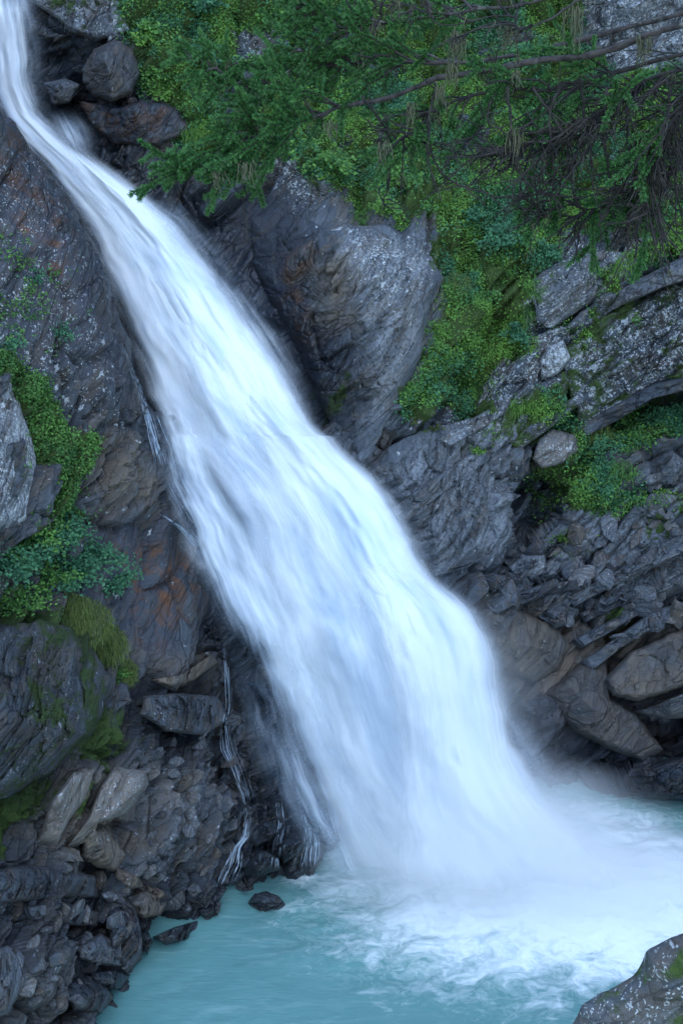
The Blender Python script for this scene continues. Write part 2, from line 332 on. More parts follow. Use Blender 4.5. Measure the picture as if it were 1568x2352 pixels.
def build_right():
    us = np.concatenate([np.linspace(-200, -10, 40), np.linspace(-6, 1580, 520), np.linspace(1590, 2100, 90)])
    vs = np.concatenate([np.linspace(-500, -20, 60), np.linspace(-16, 1980, 620)])
    U, V = np.meshgrid(us, vs); Y = yR(U, V)
    Y = Y + 1.3 * mask(U, V, [[(1140,1100),(1285,1085),(1265,1190),(1185,1255),(1160,1200)]], 25) + 0.9 * mask(U, V, [[(60,110),(190,110),(190,300),(90,300)]], 40)
    Y = Y + 0.9 * mask(U, V, [[(1330,990),(1480,890),(1600,860),(1600,900),(1490,930),(1380,1000)]], 12) + 1.3 * mask(U, V, [[(1420,1650),(1640,1650),(1640,1850),(1300,1850),(1500,1760)]], 30)
    G = at(U, V, Y); N = grid_normals(G); P = G.reshape(-1, 3)
    u, v = U.ravel(), V.ravel()
    sm = mask(u, v, [[(560,420),(720,480),(1000,500),(1040,640),(960,860),(830,1040),(700,940),(480,600)],[(1180,1500),(1330,1500),(1500,1720),(1330,1700)]], 60)
    h = relief(P, seed=1, smooth=sm)
    h = h + 0.12 * sstep(-0.3, 0.6, fbm(P * 1.3, 3, 90)) * mask(u, v, VEG, 30)
    D = P + N.reshape(-1, 3) * h[:, None]
    m1, m2, veg = dress_right(P, u, v)
    o = mesh('cliff_right', D, grid_faces(len(vs), len(us)), ROCK, attrs={'m1': m1, 'm2': m2})
    tag(o, 'grey stratified schist cliff with greenery beside the waterfall', 'cliff', kind='structure')
    NN = grid_normals(D.reshape(G.shape)).reshape(-1, 3)
    return o, D, NN, u, v, veg
cliffR, DR, NR, uR, vR, vegR = build_right()

LMOSS = [[(-60,800),(10,820),(40,860),(100,900),(125,960),(150,1020),(170,1130),(200,1230),(120,1230),(100,1120),(60,980),(0,870),(-60,850)],
 [(145,1005),(198,1003),(202,1050),(182,1105),(150,1060)]]
def build_left():
    vs = np.concatenate([np.linspace(-480, 80, 50), np.linspace(84, 2380, 700), np.linspace(2390, 2700, 40)])
    nc = 330; NCURL = 26
    U = np.zeros((len(vs), nc + NCURL)); V = np.repeat(vs[:, None], nc + NCURL, 1); extra = np.zeros_like(U)
    for i, vv in enumerate(vs):
        e = np.interp(vv, EDGE_V, EDGE_U); lo = -560
        k = np.linspace(0, 1, nc); f = np.where(k < 0.14, k / 0.14 * 0.0, (k - 0.14) / 0.86)
        u0 = max(-40, lo); row = np.where(k < 0.14, lo + (min(u0, e - 10) - lo) * k / 0.14, min(u0, e - 10) + (e - min(u0, e - 10)) * f)
        U[i, :nc] = row; U[i, nc:] = e
        c = np.arange(1, NCURL + 1) / NCURL
        extra[i, :nc] = 0.7 * np.clip(1 - (e - row) / 45, 0, 1) ** 2
        extra[i, nc:] = 0.7 + 7 * c ** 1.3
    Y = yL(U, V)
    Y = Y + 0.7 * mask(U, V, [[(330,1580),(500,1530),(540,1700),(500,1800),(380,1700)]], 40) + extra
    G = at(U, V, Y); N = grid_normals(G); P = G.reshape(-1, 3); u, v = U.ravel(), V.ravel()
    n = fbm(P * 0.9, 4, 170) * 45
    sm = mask(u, v, [[(-100,200),(100,300),(280,740),(340,950),(150,820),(-100,800)],[(200,1180),(400,1180),(520,1450),(480,1530),(330,1540)]], 60)
    amp = np.clip(1 - 0.7 * np.exp(-((u - np.interp(v, EDGE_V, EDGE_U)) / 40) ** 2) * (v < 950), 0, 1)
    h = relief(P, seed=3, smooth=sm) * amp
    rest = mask(u, v, [[(-600,1560),(330,1560),(520,1480),(640,1560),(800,2100),(600,2400),(-600,2800)]], 60)
    h = h + rest * 0.12 * (np.abs(fbm(P * 2.0, 3, 180)) * 2 - 0.6)
    D = P + N.reshape(-1, 3) * h[:, None]
    lm = mask(u, v, LMOSS, 10, n * 0.25)
    moss = np.clip(0.95 * lm + 0.6 * mask(u, v, [[(-100,1660),(90,1660),(120,1760),(60,1990),(-100,1980)],[(140,1700),(200,1680),(260,1600),(300,1700),(250,1780)],[(-60,1400),(200,1400),(300,1560),(200,1560),(60,1440)],[(130,1830),(190,1800),(180,1850),(150,1880)]], 40, n), 0, 1)
    lich = 0.16 + 0.28 * mask(u, v, [[(-100,300),(100,330),(280,800),(320,960),(100,960),(-100,800)]], 60, n) + 0.1 * mask(u, v, [[(-100,2000),(400,1700),(480,2000),(200,2300),(-100,2400)]], 60, n)
    rust = 0.95 * mask(u, v, [[(-60,260),(50,320),(130,470),(150,640),(90,600),(20,430)],[(300,1270),(420,1260),(460,1400),(360,1480),(310,1400)]], 40, n) + 0.08
    e = np.interp(v, EDGE_V, EDGE_U)
    wet = np.clip(sstep(150, 30, e - u) * 0.75 + mask(u, v, [[(330,1000),(450,1050),(560,1300),(640,1500),(760,1950),(760,2100),(500,2060),(520,1800),(500,1500),(420,1300),(350,1100)]], 40, n), 0, 1)
    wet = np.maximum(wet, 0.9 * sstep(0.55, -0.1, P[:, 2]))
    wet = np.maximum(wet, 0.4 * mask(u, v, [[(-600,1980),(350,2000),(560,1900),(700,2100),(300,2500),(-600,2500)]], 60, n))  # near shore: damp rock, its darkening also standing in for the weaker light there
    tan = 0.6 * mask(u, v, [[(90,1950),(170,1740),(340,1760),(400,1800),(300,1950),(200,1990)],[(330,1500),(500,1490),(500,1580),(380,1600)],[(200,1060),(300,1000),(340,1160),(250,1200)],[(-100,2200),(180,2170),(160,2330),(-100,2360)]], 50, n)
    pale = 0.35 * mask(u, v, [[(-60,2180),(170,2160),(160,2300),(-60,2350)],[(300,1760),(500,1800),(430,1900),(330,1900)]], 50, n)
    purp = 0.9 * mask(u, v, [[(-60,330),(80,360),(280,760),(300,900),(100,800),(-60,700)],[(200,1180),(360,1180),(430,1500),(330,1540),(260,1300)]], 50, n)
    dark = 0.95 * mask(u, v, [[(-100,1430),(200,1440),(270,1560),(200,1720),(60,1850),(-100,1880)],[(330,1560),(500,1540),(540,1720),(420,1760),(300,1700)],[(-600,1950),(300,2050),(520,1980),(560,2100),(300,2400),(-600,2600)]], 50, n)  # lower-left patch paints the dimmer light there into the rock colour
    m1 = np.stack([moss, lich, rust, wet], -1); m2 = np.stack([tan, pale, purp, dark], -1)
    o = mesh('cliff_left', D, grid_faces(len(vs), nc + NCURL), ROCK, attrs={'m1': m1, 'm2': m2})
    tag(o, 'dark brown rock buttress rising from the pool, mossy and broken', 'cliff', kind='structure')
    NN = grid_normals(D.reshape(G.shape)).reshape(-1, 3)
    return o, D, NN, u, v, lm
cliffL, DL, NL, uL, vL, mossL = build_left()

# ------------------------------------------------------------------ river bed and pool
def ground():
    t = NT('river_bed'); g = t.n('ShaderNodeTexCoord').outputs['Object']
    c = t.mix(t.noise(g, 0.8, 5, 0.6), (0.05, 0.05, 0.05), (0.12, 0.12, 0.11))
    p = t.n('ShaderNodeBsdfPrincipled', {'Base Color': c, 'Roughness': 0.9}); t.t.links.new(p.outputs[0], t.out.inputs[0])
    s = 400.0
    o = mesh('ground', [(-s, -s, -3), (s, -s, -3), (s, s, -3), (-s, s, -3)], np.array([[0, 1, 2, 3]]), t.m)
    tag(o, 'gravel river bed under the pool', 'ground', kind='structure')
ground()

FC = np.array([4.7, 23.2])          # where the fall strikes the pool
def foam_field(x, y):
    d = np.sqrt(((x - FC[0]) / 3.9) ** 2 + ((y - FC[1]) / np.where(y > FC[1], 2.6, 2.1)) ** 2)
    return d
def pool():
    xs = np.concatenate([np.linspace(-60, -9.2, 20), np.linspace(-9, 10, 420), np.linspace(10.3, 60, 20)])
    ys = np.concatenate([np.linspace(-20, 14.5, 14), np.linspace(15, 28.5, 300), np.linspace(29, 31, 3)])
    X, Y = np.meshgrid(xs, ys); P = np.stack([X, Y, 0 * X], -1).reshape(-1, 3)
    d = foam_field(P[:, 0], P[:, 1])
    tur = sstep(1.9, 0.5, d)
    z = 0.035 * fbm(P * np.array([1.1, 1.6, 1]), 4, 200) + tur * (0.22 * fbm(P * np.array([1.3, 1.8, 1]) + 5, 5, 210) + 0.10) + 0.55 * np.exp(-(d * 1.25) ** 2)
    P[:, 2] = z
    t = NT('glacier_water'); g = t.n('ShaderNodeTexCoord').outputs['Object']
    fa = t.n('ShaderNodeAttribute', attribute_name='foam').outputs['Fac']
    mp = t.n('ShaderNodeMapping', {'Vector': g, 'Scale': (0.75, 1.25, 1)}).outputs[0]
    wv = t.n('ShaderNodeVectorMath', {0: mp, 1: t.n('ShaderNodeVectorMath', {0: t.n('ShaderNodeTexNoise', {'Vector': mp, 'Scale': 1.1, 'Detail': 3.0}).outputs[1], 3: 1.3}, operation='SCALE').outputs[0]}, operation='ADD').outputs[0]
    n1 = t.noise(wv, 1.3, 7, 0.66, 0.3); n2 = t.noise(wv, 4.0, 6, 0.7, 0.5)
    rg = t.math('ABSOLUTE', t.math('SUBTRACT', t.noise(wv, 2.4, 5, 0.6, 1.0), 0.5))     # thin lines of froth
    lace = t.math('SUBTRACT', 1.0, t.ramp(rg, 0.0, 0.075))
    f = t.math('ADD', fa, t.math('ADD', t.math('MULTIPLY', t.math('SUBTRACT', n1, 0.5), 1.7), t.math('MULTIPLY', t.math('SUBTRACT', n2, 0.5), 1.0)))
    solid = t.ramp(f, 0.2, 1.1)
    lc = t.math('MULTIPLY', t.math('MULTIPLY', lace, t.ramp(fa, 0.0, 0.6)), t.ramp(n2, 0.35, 0.6))
    fm = t.math('MAXIMUM', solid, t.math('MULTIPLY', lc, 0.22))
    st = t.n('ShaderNodeMapping', {'Vector': g, 'Rotation': (0, 0, 0.5), 'Scale': (0.4, 2.0, 1)}).outputs[0]
    sw = t.math('MULTIPLY', t.ramp(t.noise(st, 2.0, 5, 0.65, 0.8), 0.5, 0.75), 0.16)
    base = t.mix(t.noise(g, 0.35, 3, 0.5), (0.092, 0.225, 0.218), (0.140, 0.310, 0.288))
    base = t.mix(sw, base, (0.55, 0.70, 0.70))
    c = t.mix(fm, base, (0.80, 0.86, 0.87))
    hb = t.math('ADD', t.math('MULTIPLY', t.noise(st, 5.0, 4, 0.6, 0.5), 0.5), t.math('MULTIPLY', fm, 0.5))
    p = t.n('ShaderNodeBsdfPrincipled', {'Base Color': c, 'Roughness': t.math('ADD', 0.24, t.math('MULTIPLY', fm, 0.5)), 'IOR': 1.33,
        'Normal': t.n('ShaderNodeBump', {'Strength': 0.35, 'Distance': 0.08, 'Height': hb}).outputs[0]})
    t.t.links.new(p.outputs[0], t.out.inputs[0])
    foam = np.clip(1.55 - d * 0.86, -0.6, 1.35)
    # froth where the side trickles land, and the churned water beyond the plume
    q = at(*zip(*[(700, 1990, 24.2)]))[0] if False else None
    for (cx, cy, rr, k) in ((-0.9, 24.15, 0.7, 0.75), (-2.6, 23.9, 0.35, 0.6), (6.9, 25.5, 1.6, 0.75), (-0.2, 23.7, 0.9, 0.5), (7.6, 22.6, 2.6, 1.0), (4.2, 21.0, 1.8, 0.35)):
        foam = np.maximum(foam, k - np.hypot(P[:, 0] - cx, (P[:, 1] - cy) * 1.4) / rr * 0.6)
    o = mesh('water', P, grid_faces(len(ys), len(xs)), t.m, attrs={'foam': foam})
    tag(o, 'milky turquoise plunge pool with white foam under the fall', 'water', kind='structure')
pool()

# ------------------------------------------------------------------ the waterfall: overlapping veils of white water
FV = [-60, 0, 300, 450, 600, 850, 1150, 1450, 1750, 2080]
FY = [39.3, 38.6, 35.6, 34.2, 32.9, 30.6, 28.2, 26.7, 25.6, 24.1]
def water_material():
    t = NT('white_water')
    uv = t.n('ShaderNodeUVMap', uv_map='UVMap').outputs[0]
    a = t.n('ShaderNodeAttribute', attribute_name='cover').outputs['Fac']; th = t.n('ShaderNodeAttribute', attribute_name='thin').outputs['Fac']
    m1 = t.n('ShaderNodeMapping', {'Vector': uv, 'Scale': (0.95, 0.26, 1)}).outputs[0]
    m2 = t.n('ShaderNodeMapping', {'Vector': uv, 'Scale': (4.0, 0.20, 1)}).outputs[0]
    m3 = t.n('ShaderNodeMapping', {'Vector': uv, 'Scale': (15.0, 0.35, 1)}).outputs[0]
    n1 = t.noise(m1, 1.0, 4, 0.55, 0.3); n2 = t.noise(m2, 1.0, 4, 0.6, 0.15); n3 = t.noise(m3, 1.0, 3, 0.6)
    s = t.math('ADD', t.math('ADD', t.math('MULTIPLY', t.math('SUBTRACT', n1, 0.5), 1.25), t.math('MULTIPLY', t.math('SUBTRACT', n2, 0.5), 0.34)), t.math('MULTIPLY', t.math('SUBTRACT', n3, 0.5), 0.16))
    sc = t.math('MULTIPLY', s, t.math('ADD', 0.7, th))
    alpha = t.ramp(t.math('ADD', a, t.math('MULTIPLY', sc, t.ramp(a, 0.0, 0.35))), 0.0, 0.85)
    c = t.mix(t.ramp(t.math('SUBTRACT', s, t.math('MULTIPLY', th, 0.4)), -0.85, -0.02), (0.36, 0.58, 0.84), (0.90, 0.94, 0.95))  # blue of thin water; also paints the fall's shaded streaks and left side
    bp = t.n('ShaderNodeBump', {'Strength': 0.06, 'Distance': 0.2, 'Height': s}).outputs[0]
    d = t.n('ShaderNodeBsdfDiffuse', {0: c, 'Normal': bp}); tr = t.n('ShaderNodeBsdfTranslucent', {0: c, 'Normal': bp})
    w = t.n('ShaderNodeMixShader', {0: 0.3, 1: d.outputs[0], 2: tr.outputs[0]})
    m = t.n('ShaderNodeMixShader', {0: alpha, 1: t.n('ShaderNodeBsdfTransparent').outputs[0], 2: w.outputs[0]})
    t.t.links.new(m.outputs[0], t.out.inputs[0]); return t.m
WATERM = water_material()

def veil(L, Rr, v0, v1, dy, bulge, cover, thin, el, er, top, bot, seed, n=90, lump=0.15):
    if v1 > 2030: bot = 150
    el = el * 1.5 + 30; er = er * 1.6 + 40
    """one veil: left and right edge (v,u) lists; dy = metres in front of the stream bed line; el/er edge softness"""
    vs = np.linspace(v0, v1, 260); ts = np.linspace(0, 1, n)
    lv, lu = zip(*L); rv, ru = zip(*Rr)
    def sm(x, xp, fp):
        k = np.linspace(-22, 22, 9); return np.mean([np.interp(x + q, xp, fp) for q in k], 0)
    l = sm(vs, lv, lu); r = sm(vs, rv, ru)
    # ragged edges
    l = l - 32; r = r + np.where(vs < 1000, 28, 42)
    zz = np.zeros_like(vs)
    l = l + 10 * fbm(np.stack([vs / 60, zz + seed, zz], -1), 3, seed); r = r + 10 * fbm(np.stack([vs / 60, zz + seed + 9, zz], -1), 3, seed + 1)
    T, V = np.meshgrid(ts, vs); U = l[:, None] + (r - l)[:, None] * T
    s = (V - v0) / 100.0
    y = sm(vs, FV, FY)[:, None] - dy - bulge * (1 - (2 * T - 1) ** 2)
    q = np.stack([T * 5, s * 0.5, 0 * s + seed], -1).reshape(-1, 3)
    lum = fbm(q, 3, seed + 20).reshape(T.shape)
    y = y - lump * 2.5 * lum * np.sin(np.pi * T)
    P = at(U, V, y)
    wpx = (r - l)[:, None]
    ed = sstep(0, 1, T * wpx / el) * sstep(0, 1, (1 - T) * wpx / er)
    en = sstep(0, 1, (V - v0) / max(top, 1)) * sstep(0, 1, (v1 - V) / max(bot, 1))
    cov = cover * ed * en
    # uv in metres: across, along
    wid = np.linalg.norm(P[:, -1] - P[:, 0], axis=-1).mean()
    leng = np.r_[0, np.cumsum(np.linalg.norm(np.diff(P[:, n // 2], axis=0), axis=-1))]
    uv = np.stack([T * wid + seed * 3.7, np.repeat(leng[:, None], n, 1) + seed * 1.3], -1)
    return P.reshape(-1, 3), grid_faces(260, n), cov.ravel(), np.full(cov.size, thin), uv.reshape(-1, 2)
MAINL = [(-80,-60),(250,-30),(310,30),(380,90),(450,140),(520,185),(600,225),(700,262),(800,305),(900,345),(1000,400),(1100,470),(1200,520),(1300,545),(1400,560),(1450,570),(1500,590),(1600,635),(1700,672),(1800,715),(1900,765),(2000,820),(2080,860)]
MAINR = [(-80,40),(0,62),(100,75),(200,90),(260,110),(320,170),(400,270),(450,335),(520,410),(600,480),(700,560),(800,630),(900,695),(980,728),(1010,735),(1050,760),(1100,845),(1200,925),(1300,970),(1370,1040),(1400,1085),(1450,1115),(1500,1135),(1600,1145),(1700,1165),(1800,1220),(1900,1310),(2000,1420),(2080,1500)]
def inset(c, d): return [(v, u + d) for v, u in c]
VEILS = [
 veil(MAINL, MAINR, -80, 2090, 0.0, 0.5, 1.0, 0.45, 60, 60, 1, 40, 1),
 veil(inset(MAINL, 25), inset(MAINR, -15), -80, 2090, 0.25, 0.6, 0.75, 0.6, 130, 60, 1, 60, 2),
 veil([(280,60),(450,190),(600,290),(800,390),(1000,510),(1120,580)], [(280,120),(350,200),(450,335),(600,478),(700,553),(800,618),(900,688),(1000,728),(1120,760)], 280, 1120, 0.45, 0.5, 1.0, 0.3, 90, 45, 120, 200, 3),
 veil([(820,420),(1000,540),(1200,660),(1400,760),(1600,830)], [(820,590),(950,700),(1050,790),(1100,852),(1200,922),(1300,962),(1400,1010),(1600,1060)], 830, 1600, 0.6, 0.6, 1.05, 0.35, 130, 45, 160, 280, 4),
 veil([(1220,680),(1400,780),(1600,850),(1800,860),(2090,840)], [(1220,880),(1330,1000),(1400,1080),(1500,1132),(1600,1142),(1700,1155),(1800,1200),(1900,1290),(2090,1500)], 1230, 2090, 0.8, 0.7, 1.0, 0.35, 150, 50, 200, 60, 5),
 veil([(700,250),(900,318),(1000,345),(1100,365),(1200,400),(1300,440),(1400,480),(1480,525),(1600,565),(1800,640),(2080,760)], [(700,420),(1000,560),(1200,680),(1400,760),(1800,860),(2080,950)], 760, 2085, 1.15, 0.35, 0.58, 0.9, 70, 170, 250, 60, 6),
 veil([(1480,520),(1600,540),(1700,565),(1800,600),(1900,650),(2030,710)], [(1480,700),(1700,790),(1900,880),(2030,930)], 1420, 2030, 1.3, 0.25, 0.34, 1.1, 70, 150, 200, 160, 8),
 veil([(230,90),(330,140),(420,230),(500,330),(600,420)], [(230,165),(280,200),(330,215),(380,225),(430,300),(500,430),(600,520)], 235, 620, 0.35, 0.4, 0.85, 0.9, 60, 60, 60, 200, 9),
 veil([(420,290),(500,360),(700,510),(900,640),(1000,690)], [(420,390),(500,450),(600,545),(700,615),(800,680),(900,720),(1000,765)], 400, 1010, 0.3, 0.3, 0.42, 1.0, 60, 70, 120, 120, 10),
 veil([(1060,780),(1200,880),(1400,1020),(1600,1080),(1800,1130)], [(1060,860),(1200,960),(1300,1020),(1400,1100),(1600,1170),(1800,1290)], 1050, 1900, 0.4, 0.3, 0.42, 1.0, 60, 70, 120, 150, 11),
 veil([(-80,-20),(300,90)], [(-80,95),(0,100),(200,105),(300,140)], -80, 330, 0.1, 0.2, 0.45, 1.0, 50, 60, 1, 60, 12),
 veil([(1600,1000),(1800,1030),(2090,950)], [(1600,1150),(1700,1190),(1800,1260),(1900,1370),(2000,1520),(2090,1620)], 1600, 2090, 0.5, 0.5, 0.6, 0.5, 120, 300, 160, 40, 13),
]
def build_fall():
    co, fa, cv, tn, uvs, k = [], [], [], [], [], 0
    for P, F, c, t, uv in VEILS:
        co.append(P); fa.append(F + k); cv.append(c); tn.append(t); uvs.append(uv); k += len(P)
    o = mesh('waterfall', np.concatenate(co), np.concatenate(fa), WATERM, attrs={'cover': np.concatenate(cv), 'thin': np.concatenate(tn)}, uv=np.concatenate(uvs))
    tag(o, 'broad white silky waterfall sliding down its chute into the pool', 'waterfall', kind='structure')
build_fall()

# mist over the plunge pool
def mist(name, loc, rad, dens, label, seed, rot=(0, 0, 0)):
    bm = bmesh.new(); bmesh.ops.create_icosphere(bm, subdivisions=3, radius=1.0)
    me = bpy.data.meshes.new(name); bm.to_mesh(me); bm.free()
    t = NT('spray_mist'); g = t.n('ShaderNodeTexCoord').outputs['Object']
    r = t.n('ShaderNodeVectorMath', {0: g}, operation='LENGTH').outputs[1]
    fall = t.math('POWER', t.math('SUBTRACT', 1.0, r, True), 1.35)
    n = t.ramp(t.noise(t.n('ShaderNodeMapping', {'Vector': g, 'Location': (seed, 0, 0)}).outputs[0], 2.2, 3, 0.5), 0.25, 0.7)
    d = t.math('MULTIPLY', t.math('MULTIPLY', fall, t.math('ADD', 0.4, n)), dens)
    p = t.n('ShaderNodeVolumePrincipled', {'Color': (1.0, 1.0, 1.0, 1), 'Density': d, 'Anisotropy': 0.0})
    t.t.links.new(p.outputs[0], t.out.inputs[1]); me.materials.append(t.m)
    o = bpy.data.objects.new(name, me); col.objects.link(o); o.location = loc; o.scale = rad; o.rotation_euler = rot
    tag(o, label, 'mist', kind='stuff')
mist('mist', (3.5, 23.4, 0.6), (4.4, 2.3, 3.0), 1.9, 'dense white spray cloud where the fall strikes the pool', 0)
mist('mist', (7.4, 23.2, 0.1), (4.4, 2.0, 1.3), 1.7, 'low white spray drifting over the foam to the right', 7)
mist('mist', (2.0, 24.6, 3.2), (2.9, 1.5, 4.0), 0.45, 'thin drifting spray around the lower fall', 4)

# ------------------------------------------------------------------ single rocks
def attrs_for(n, P, moss=0, lichen=0.3, rust=0.1, wet=0.0, tan=0.0, pale=0.0, purple=0.0, dark=0.0):
    q = fbm(P * 1.5, 3, 300) * 0.35
    c = lambda a: np.clip(np.full(n, a) + q * (a > 0.05), 0, 1)
    w = np.maximum(c(wet), 0.9 * sstep(0.35, 0.02, P[:, 2]))
    return {'m1': np.stack([c(moss), c(lichen), c(rust), w], -1), 'm2': np.stack([c(tan), c(pale), c(purple), c(dark)], -1)}
def resample(poly, step):
    p = np.array(poly, float); out = []
    for k in range(len(p)):
        a, b = p[k], p[(k + 1) % len(p)]; n = max(1, int(np.linalg.norm(b - a) / step))
        out += [a + (b - a) * j / n for j in range(n)]
    return np.array(out)
ROCKN = [0]
def rock(name, label, poly, surf, h, cat='rock', back=0.9, y=None, facets=7, rough=0.6, group=None, off=0.12, soft=14, dress=None, **at_):
    """a rock with the given outline, standing h metres out of the cliff: broken facets, bedding, a closed back"""
    ROCKN[0] += 1; sd = 1000 + 13 * ROCKN[0]; rg = np.random.default_rng(sd)
    o = resample(poly, 4.0); c = o.mean(0); n = len(o)
    ang = np.linspace(0, 2 * np.pi, n, endpoint=False)
    jit = 1 + 0.045 * fbm(np.stack([np.cos(ang) * 6, np.sin(ang) * 6, ang * 0 + sd], -1), 3, sd)
    o = c + (o - c) * jit[:, None]
    rad = np.linalg.norm(o - c, axis=1); M = int(np.clip(rad.max() / 4, 8, 60))
    rr = np.linspace(0, 1, M + 1)[1:]
    uv = c + (o - c)[None] * rr[:, None, None]                    # M, n, 2
    ys = (surf(uv[..., 0], uv[..., 1]) if y is None else np.full(uv.shape[:2], y)) - off
    L = np.sqrt(rad.mean() ** 2)
    q = (uv - c) / L
    f = np.full(q.shape[:2], 1.0)
    for k in range(facets):
        a = rg.uniform(0, 2 * np.pi); g = rg.uniform(0.35, 1.2); d = rg.uniform(0.7, 1.25)
        f = np.minimum(f, d - g * (q[..., 0] * math.cos(a) + q[..., 1] * math.sin(a)))
    f = np.clip(f, 0.05, 1.0)
    edge = 1 - rr[:, None] ** soft
    G = at(uv[..., 0], uv[..., 1], ys - h * (0.25 + 0.75 * f) * edge)
    P = G.reshape(-1, 3)
    dirv = np.array([0.0, -0.85, 0.5])
    amp = min(0.55, h) * (0.10 + 0.65 * rough)
    d = relief(P * 1.6, amps=(0.5, 0.55, 0.25), seed=sd % 50 + 3) * amp
    P = P + dirv * (d * np.repeat(np.clip((1 - rr) * 3, 0.25, 1), n))[:, None]
    ctr = P[:n].mean(0)[None]
    br = c + (o - c) * 0.9; yb = (surf(br[:, 0], br[:, 1]) if y is None else np.full(n, y)) + back
    B = at(br[:, 0], br[:, 1], yb); bc = B.mean(0)[None] + [[0, 0.1, 0]]
    V = np.concatenate([ctr, P, B, bc])
    i = np.arange(n); j = (i + 1) % n; fs = [np.stack([0 * i, 1 + i, 1 + j], -1)]
    q4 = []
    for m in range(M):
        a = 1 + m * n; b = 1 + (m + 1) * n
        q4.append(np.stack([a + i, b + i, b + j, a + j], -1))
    fs.append(np.concatenate(q4)); l = 1 + M * n
    fs.append(np.stack([l + i, 0 * i + len(V) - 1, l + j], -1))
    ob = mesh(name, V, fs, ROCK, attrs=attrs_for(len(V), V, **at_))
    if dress:
        uvA = np.concatenate([c[None], uv.reshape(-1, 2), br, c[None]]); a1, a2, _ = dress(V, uvA[:, 0], uvA[:, 1])
        for k, a in (('m1', a1), ('m2', a2)): ob.data.attributes[k].data.foreach_set('color', a.astype(np.float32).ravel())
    # origin at its foot
    b0 = V[V[:, 2].argmin()]; me = ob.data; me.transform(Matrix.Translation(-Vector(V.mean(0)))); ob.location = V.mean(0)
    ROCKOBS.append(ob); return tag(ob, label, cat, group)
ROCKOBS = []

S = yR
rock('rock_outcrop', 'big smooth grey outcrop with a band of white lichen dots, tapering down beside the fall', [(575,500),(650,480),(745,525),(785,512),(880,518),(955,545),(1025,638),(985,700),(975,790),(958,850),(920,915),(872,1005),(822,1060),(775,1000),(720,900),(680,800),(625,700),(580,600)], S, 0.85, 'outcrop', rough=0.7, facets=9, soft=9.0, dress=dress_right)
rock('brown_slab', 'rust brown overhanging slab left of the lichen dotted outcrop', [(645,640),(655,590),(690,565),(722,545),(708,610),(690,660),(650,690)], S, 1.0, 'rock', rust=0.9, tan=0.3, wet=0.3, lichen=0)
rock('layered_outcrop', 'pale layered outcrop with sloping seams beside the middle of the fall', [(838,1072),(900,1022),(960,990),(1080,962),(1150,985),(1130,1080),(1160,1195),(1122,1285),(1060,1308),(1000,1328),(958,1270),(932,1190),(890,1140)], S, 0.4, 'outcrop', soft=3.0, rough=1.1, facets=4, dress=dress_right)
rock('rock_slab', 'pale slab with white lichen blotches just above the long overhanging ledge', [(1215,645),(1290,592),(1400,572),(1500,600),(1440,650),(1330,712),(1265,755),(1230,735)], S, 0.5, 'rock', lichen=0.5, pale=0.5, moss=0.25)
rock('rock_ledge', 'long thin grey ledge overhanging the dark mossy block', [(1288,762),(1330,718),(1440,655),(1568,588),(1640,560),(1640,625),(1520,662),(1420,705),(1335,757)], S, 1.15, 'rock', facets=3, lichen=0.3, pale=0.4)
rock('dark_block', 'dark mossy block with white lichen spots under the long ledge', [(1290,800),(1345,765),(1450,700),(1540,655),(1660,660),(1660,860),(1540,880),(1480,900),(1400,950),(1335,988),(1312,930)], S, 0.7, 'rock', rough=1.1, moss=0.36, lichen=0.8, dark=0.3)
rock('lichen_rock', 'small rock almost covered by a bright white lichen crust', [(1235,832),(1260,792),(1292,778),(1312,820),(1282,860),(1242,872)], S, 0.7, 'rock', lichen=1.0, pale=1.0)
rock('seam_slab', 'grey slanting slab with lichen between two green patches', [(1062,1000),(1130,940),(1230,885),(1300,852),(1292,890),(1232,958),(1165,1010),(1100,1042)], S, 0.55, 'rock', lichen=0.55, pale=0.5, moss=0.28)
rock('ochre_block', 'grey block with a patch of ochre yellow stain', [(1222,1052),(1236,1010),(1266,985),(1322,1000),(1327,1035),(1290,1066),(1242,1076)], S, 0.4, 'rock', rough=0.3, facets=4, off=0.35, tan=0.7, pale=0.4, lichen=0.4)
rock('flat_stone', 'large pale flat stone at the top of the scree', [(1167,1302),(1200,1276),(1250,1274),(1256,1305),(1216,1330),(1180,1326)], S, 0.6, 'stone', pale=0.8, lichen=0.3)
rock('brown_boulder', 'squat brown boulder at the edge of the falling water', [(1126,1440),(1180,1396),(1260,1430),(1312,1480),(1282,1540),(1222,1570),(1150,1542),(1122,1492)], S, 0.75, 'boulder', rough=0.15, facets=5, tan=0.75, wet=0.35, lichen=0.05)
rock('grey_slab', 'blue grey tilted slab wedged above the squat brown boulder', [(1228,1412),(1290,1386),(1330,1400),(1312,1432),(1270,1446)], S, 0.7, 'rock', pale=0.3, lichen=0.2)
rock('stacked_slab', 'thin dark slab lying under the scree', [(1330,1410),(1400,1370),(1470,1350),(1460,1375),(1390,1410),(1340,1432)], S, 0.6, 'rock', dark=0.3)
rock('stacked_slab', 'thin slab below another thin dark slab under the scree', [(1312,1470),(1370,1440),(1450,1400),(1470,1410),(1400,1455),(1330,1492)], S, 0.65, 'rock', pale=0.3)
rock('brown_slab', 'large brown flat topped slab above the pool, cracked across', [(1382,1565),(1440,1500),(1540,1452),(1660,1420),(1660,1550),(1540,1590),(1465,1612),(1402,1600)], S, 1.0, 'rock', rough=0.3, facets=4, soft=24, tan=0.5, lichen=0.05)
rock('undercut_slab', 'grey slab jutting out over the dark hollow near the water', [(1442,1636),(1500,1618),(1580,1585),(1660,1560),(1660,1640),(1535,1652)], S, 1.1, 'rock', pale=0.3, tan=0.3)
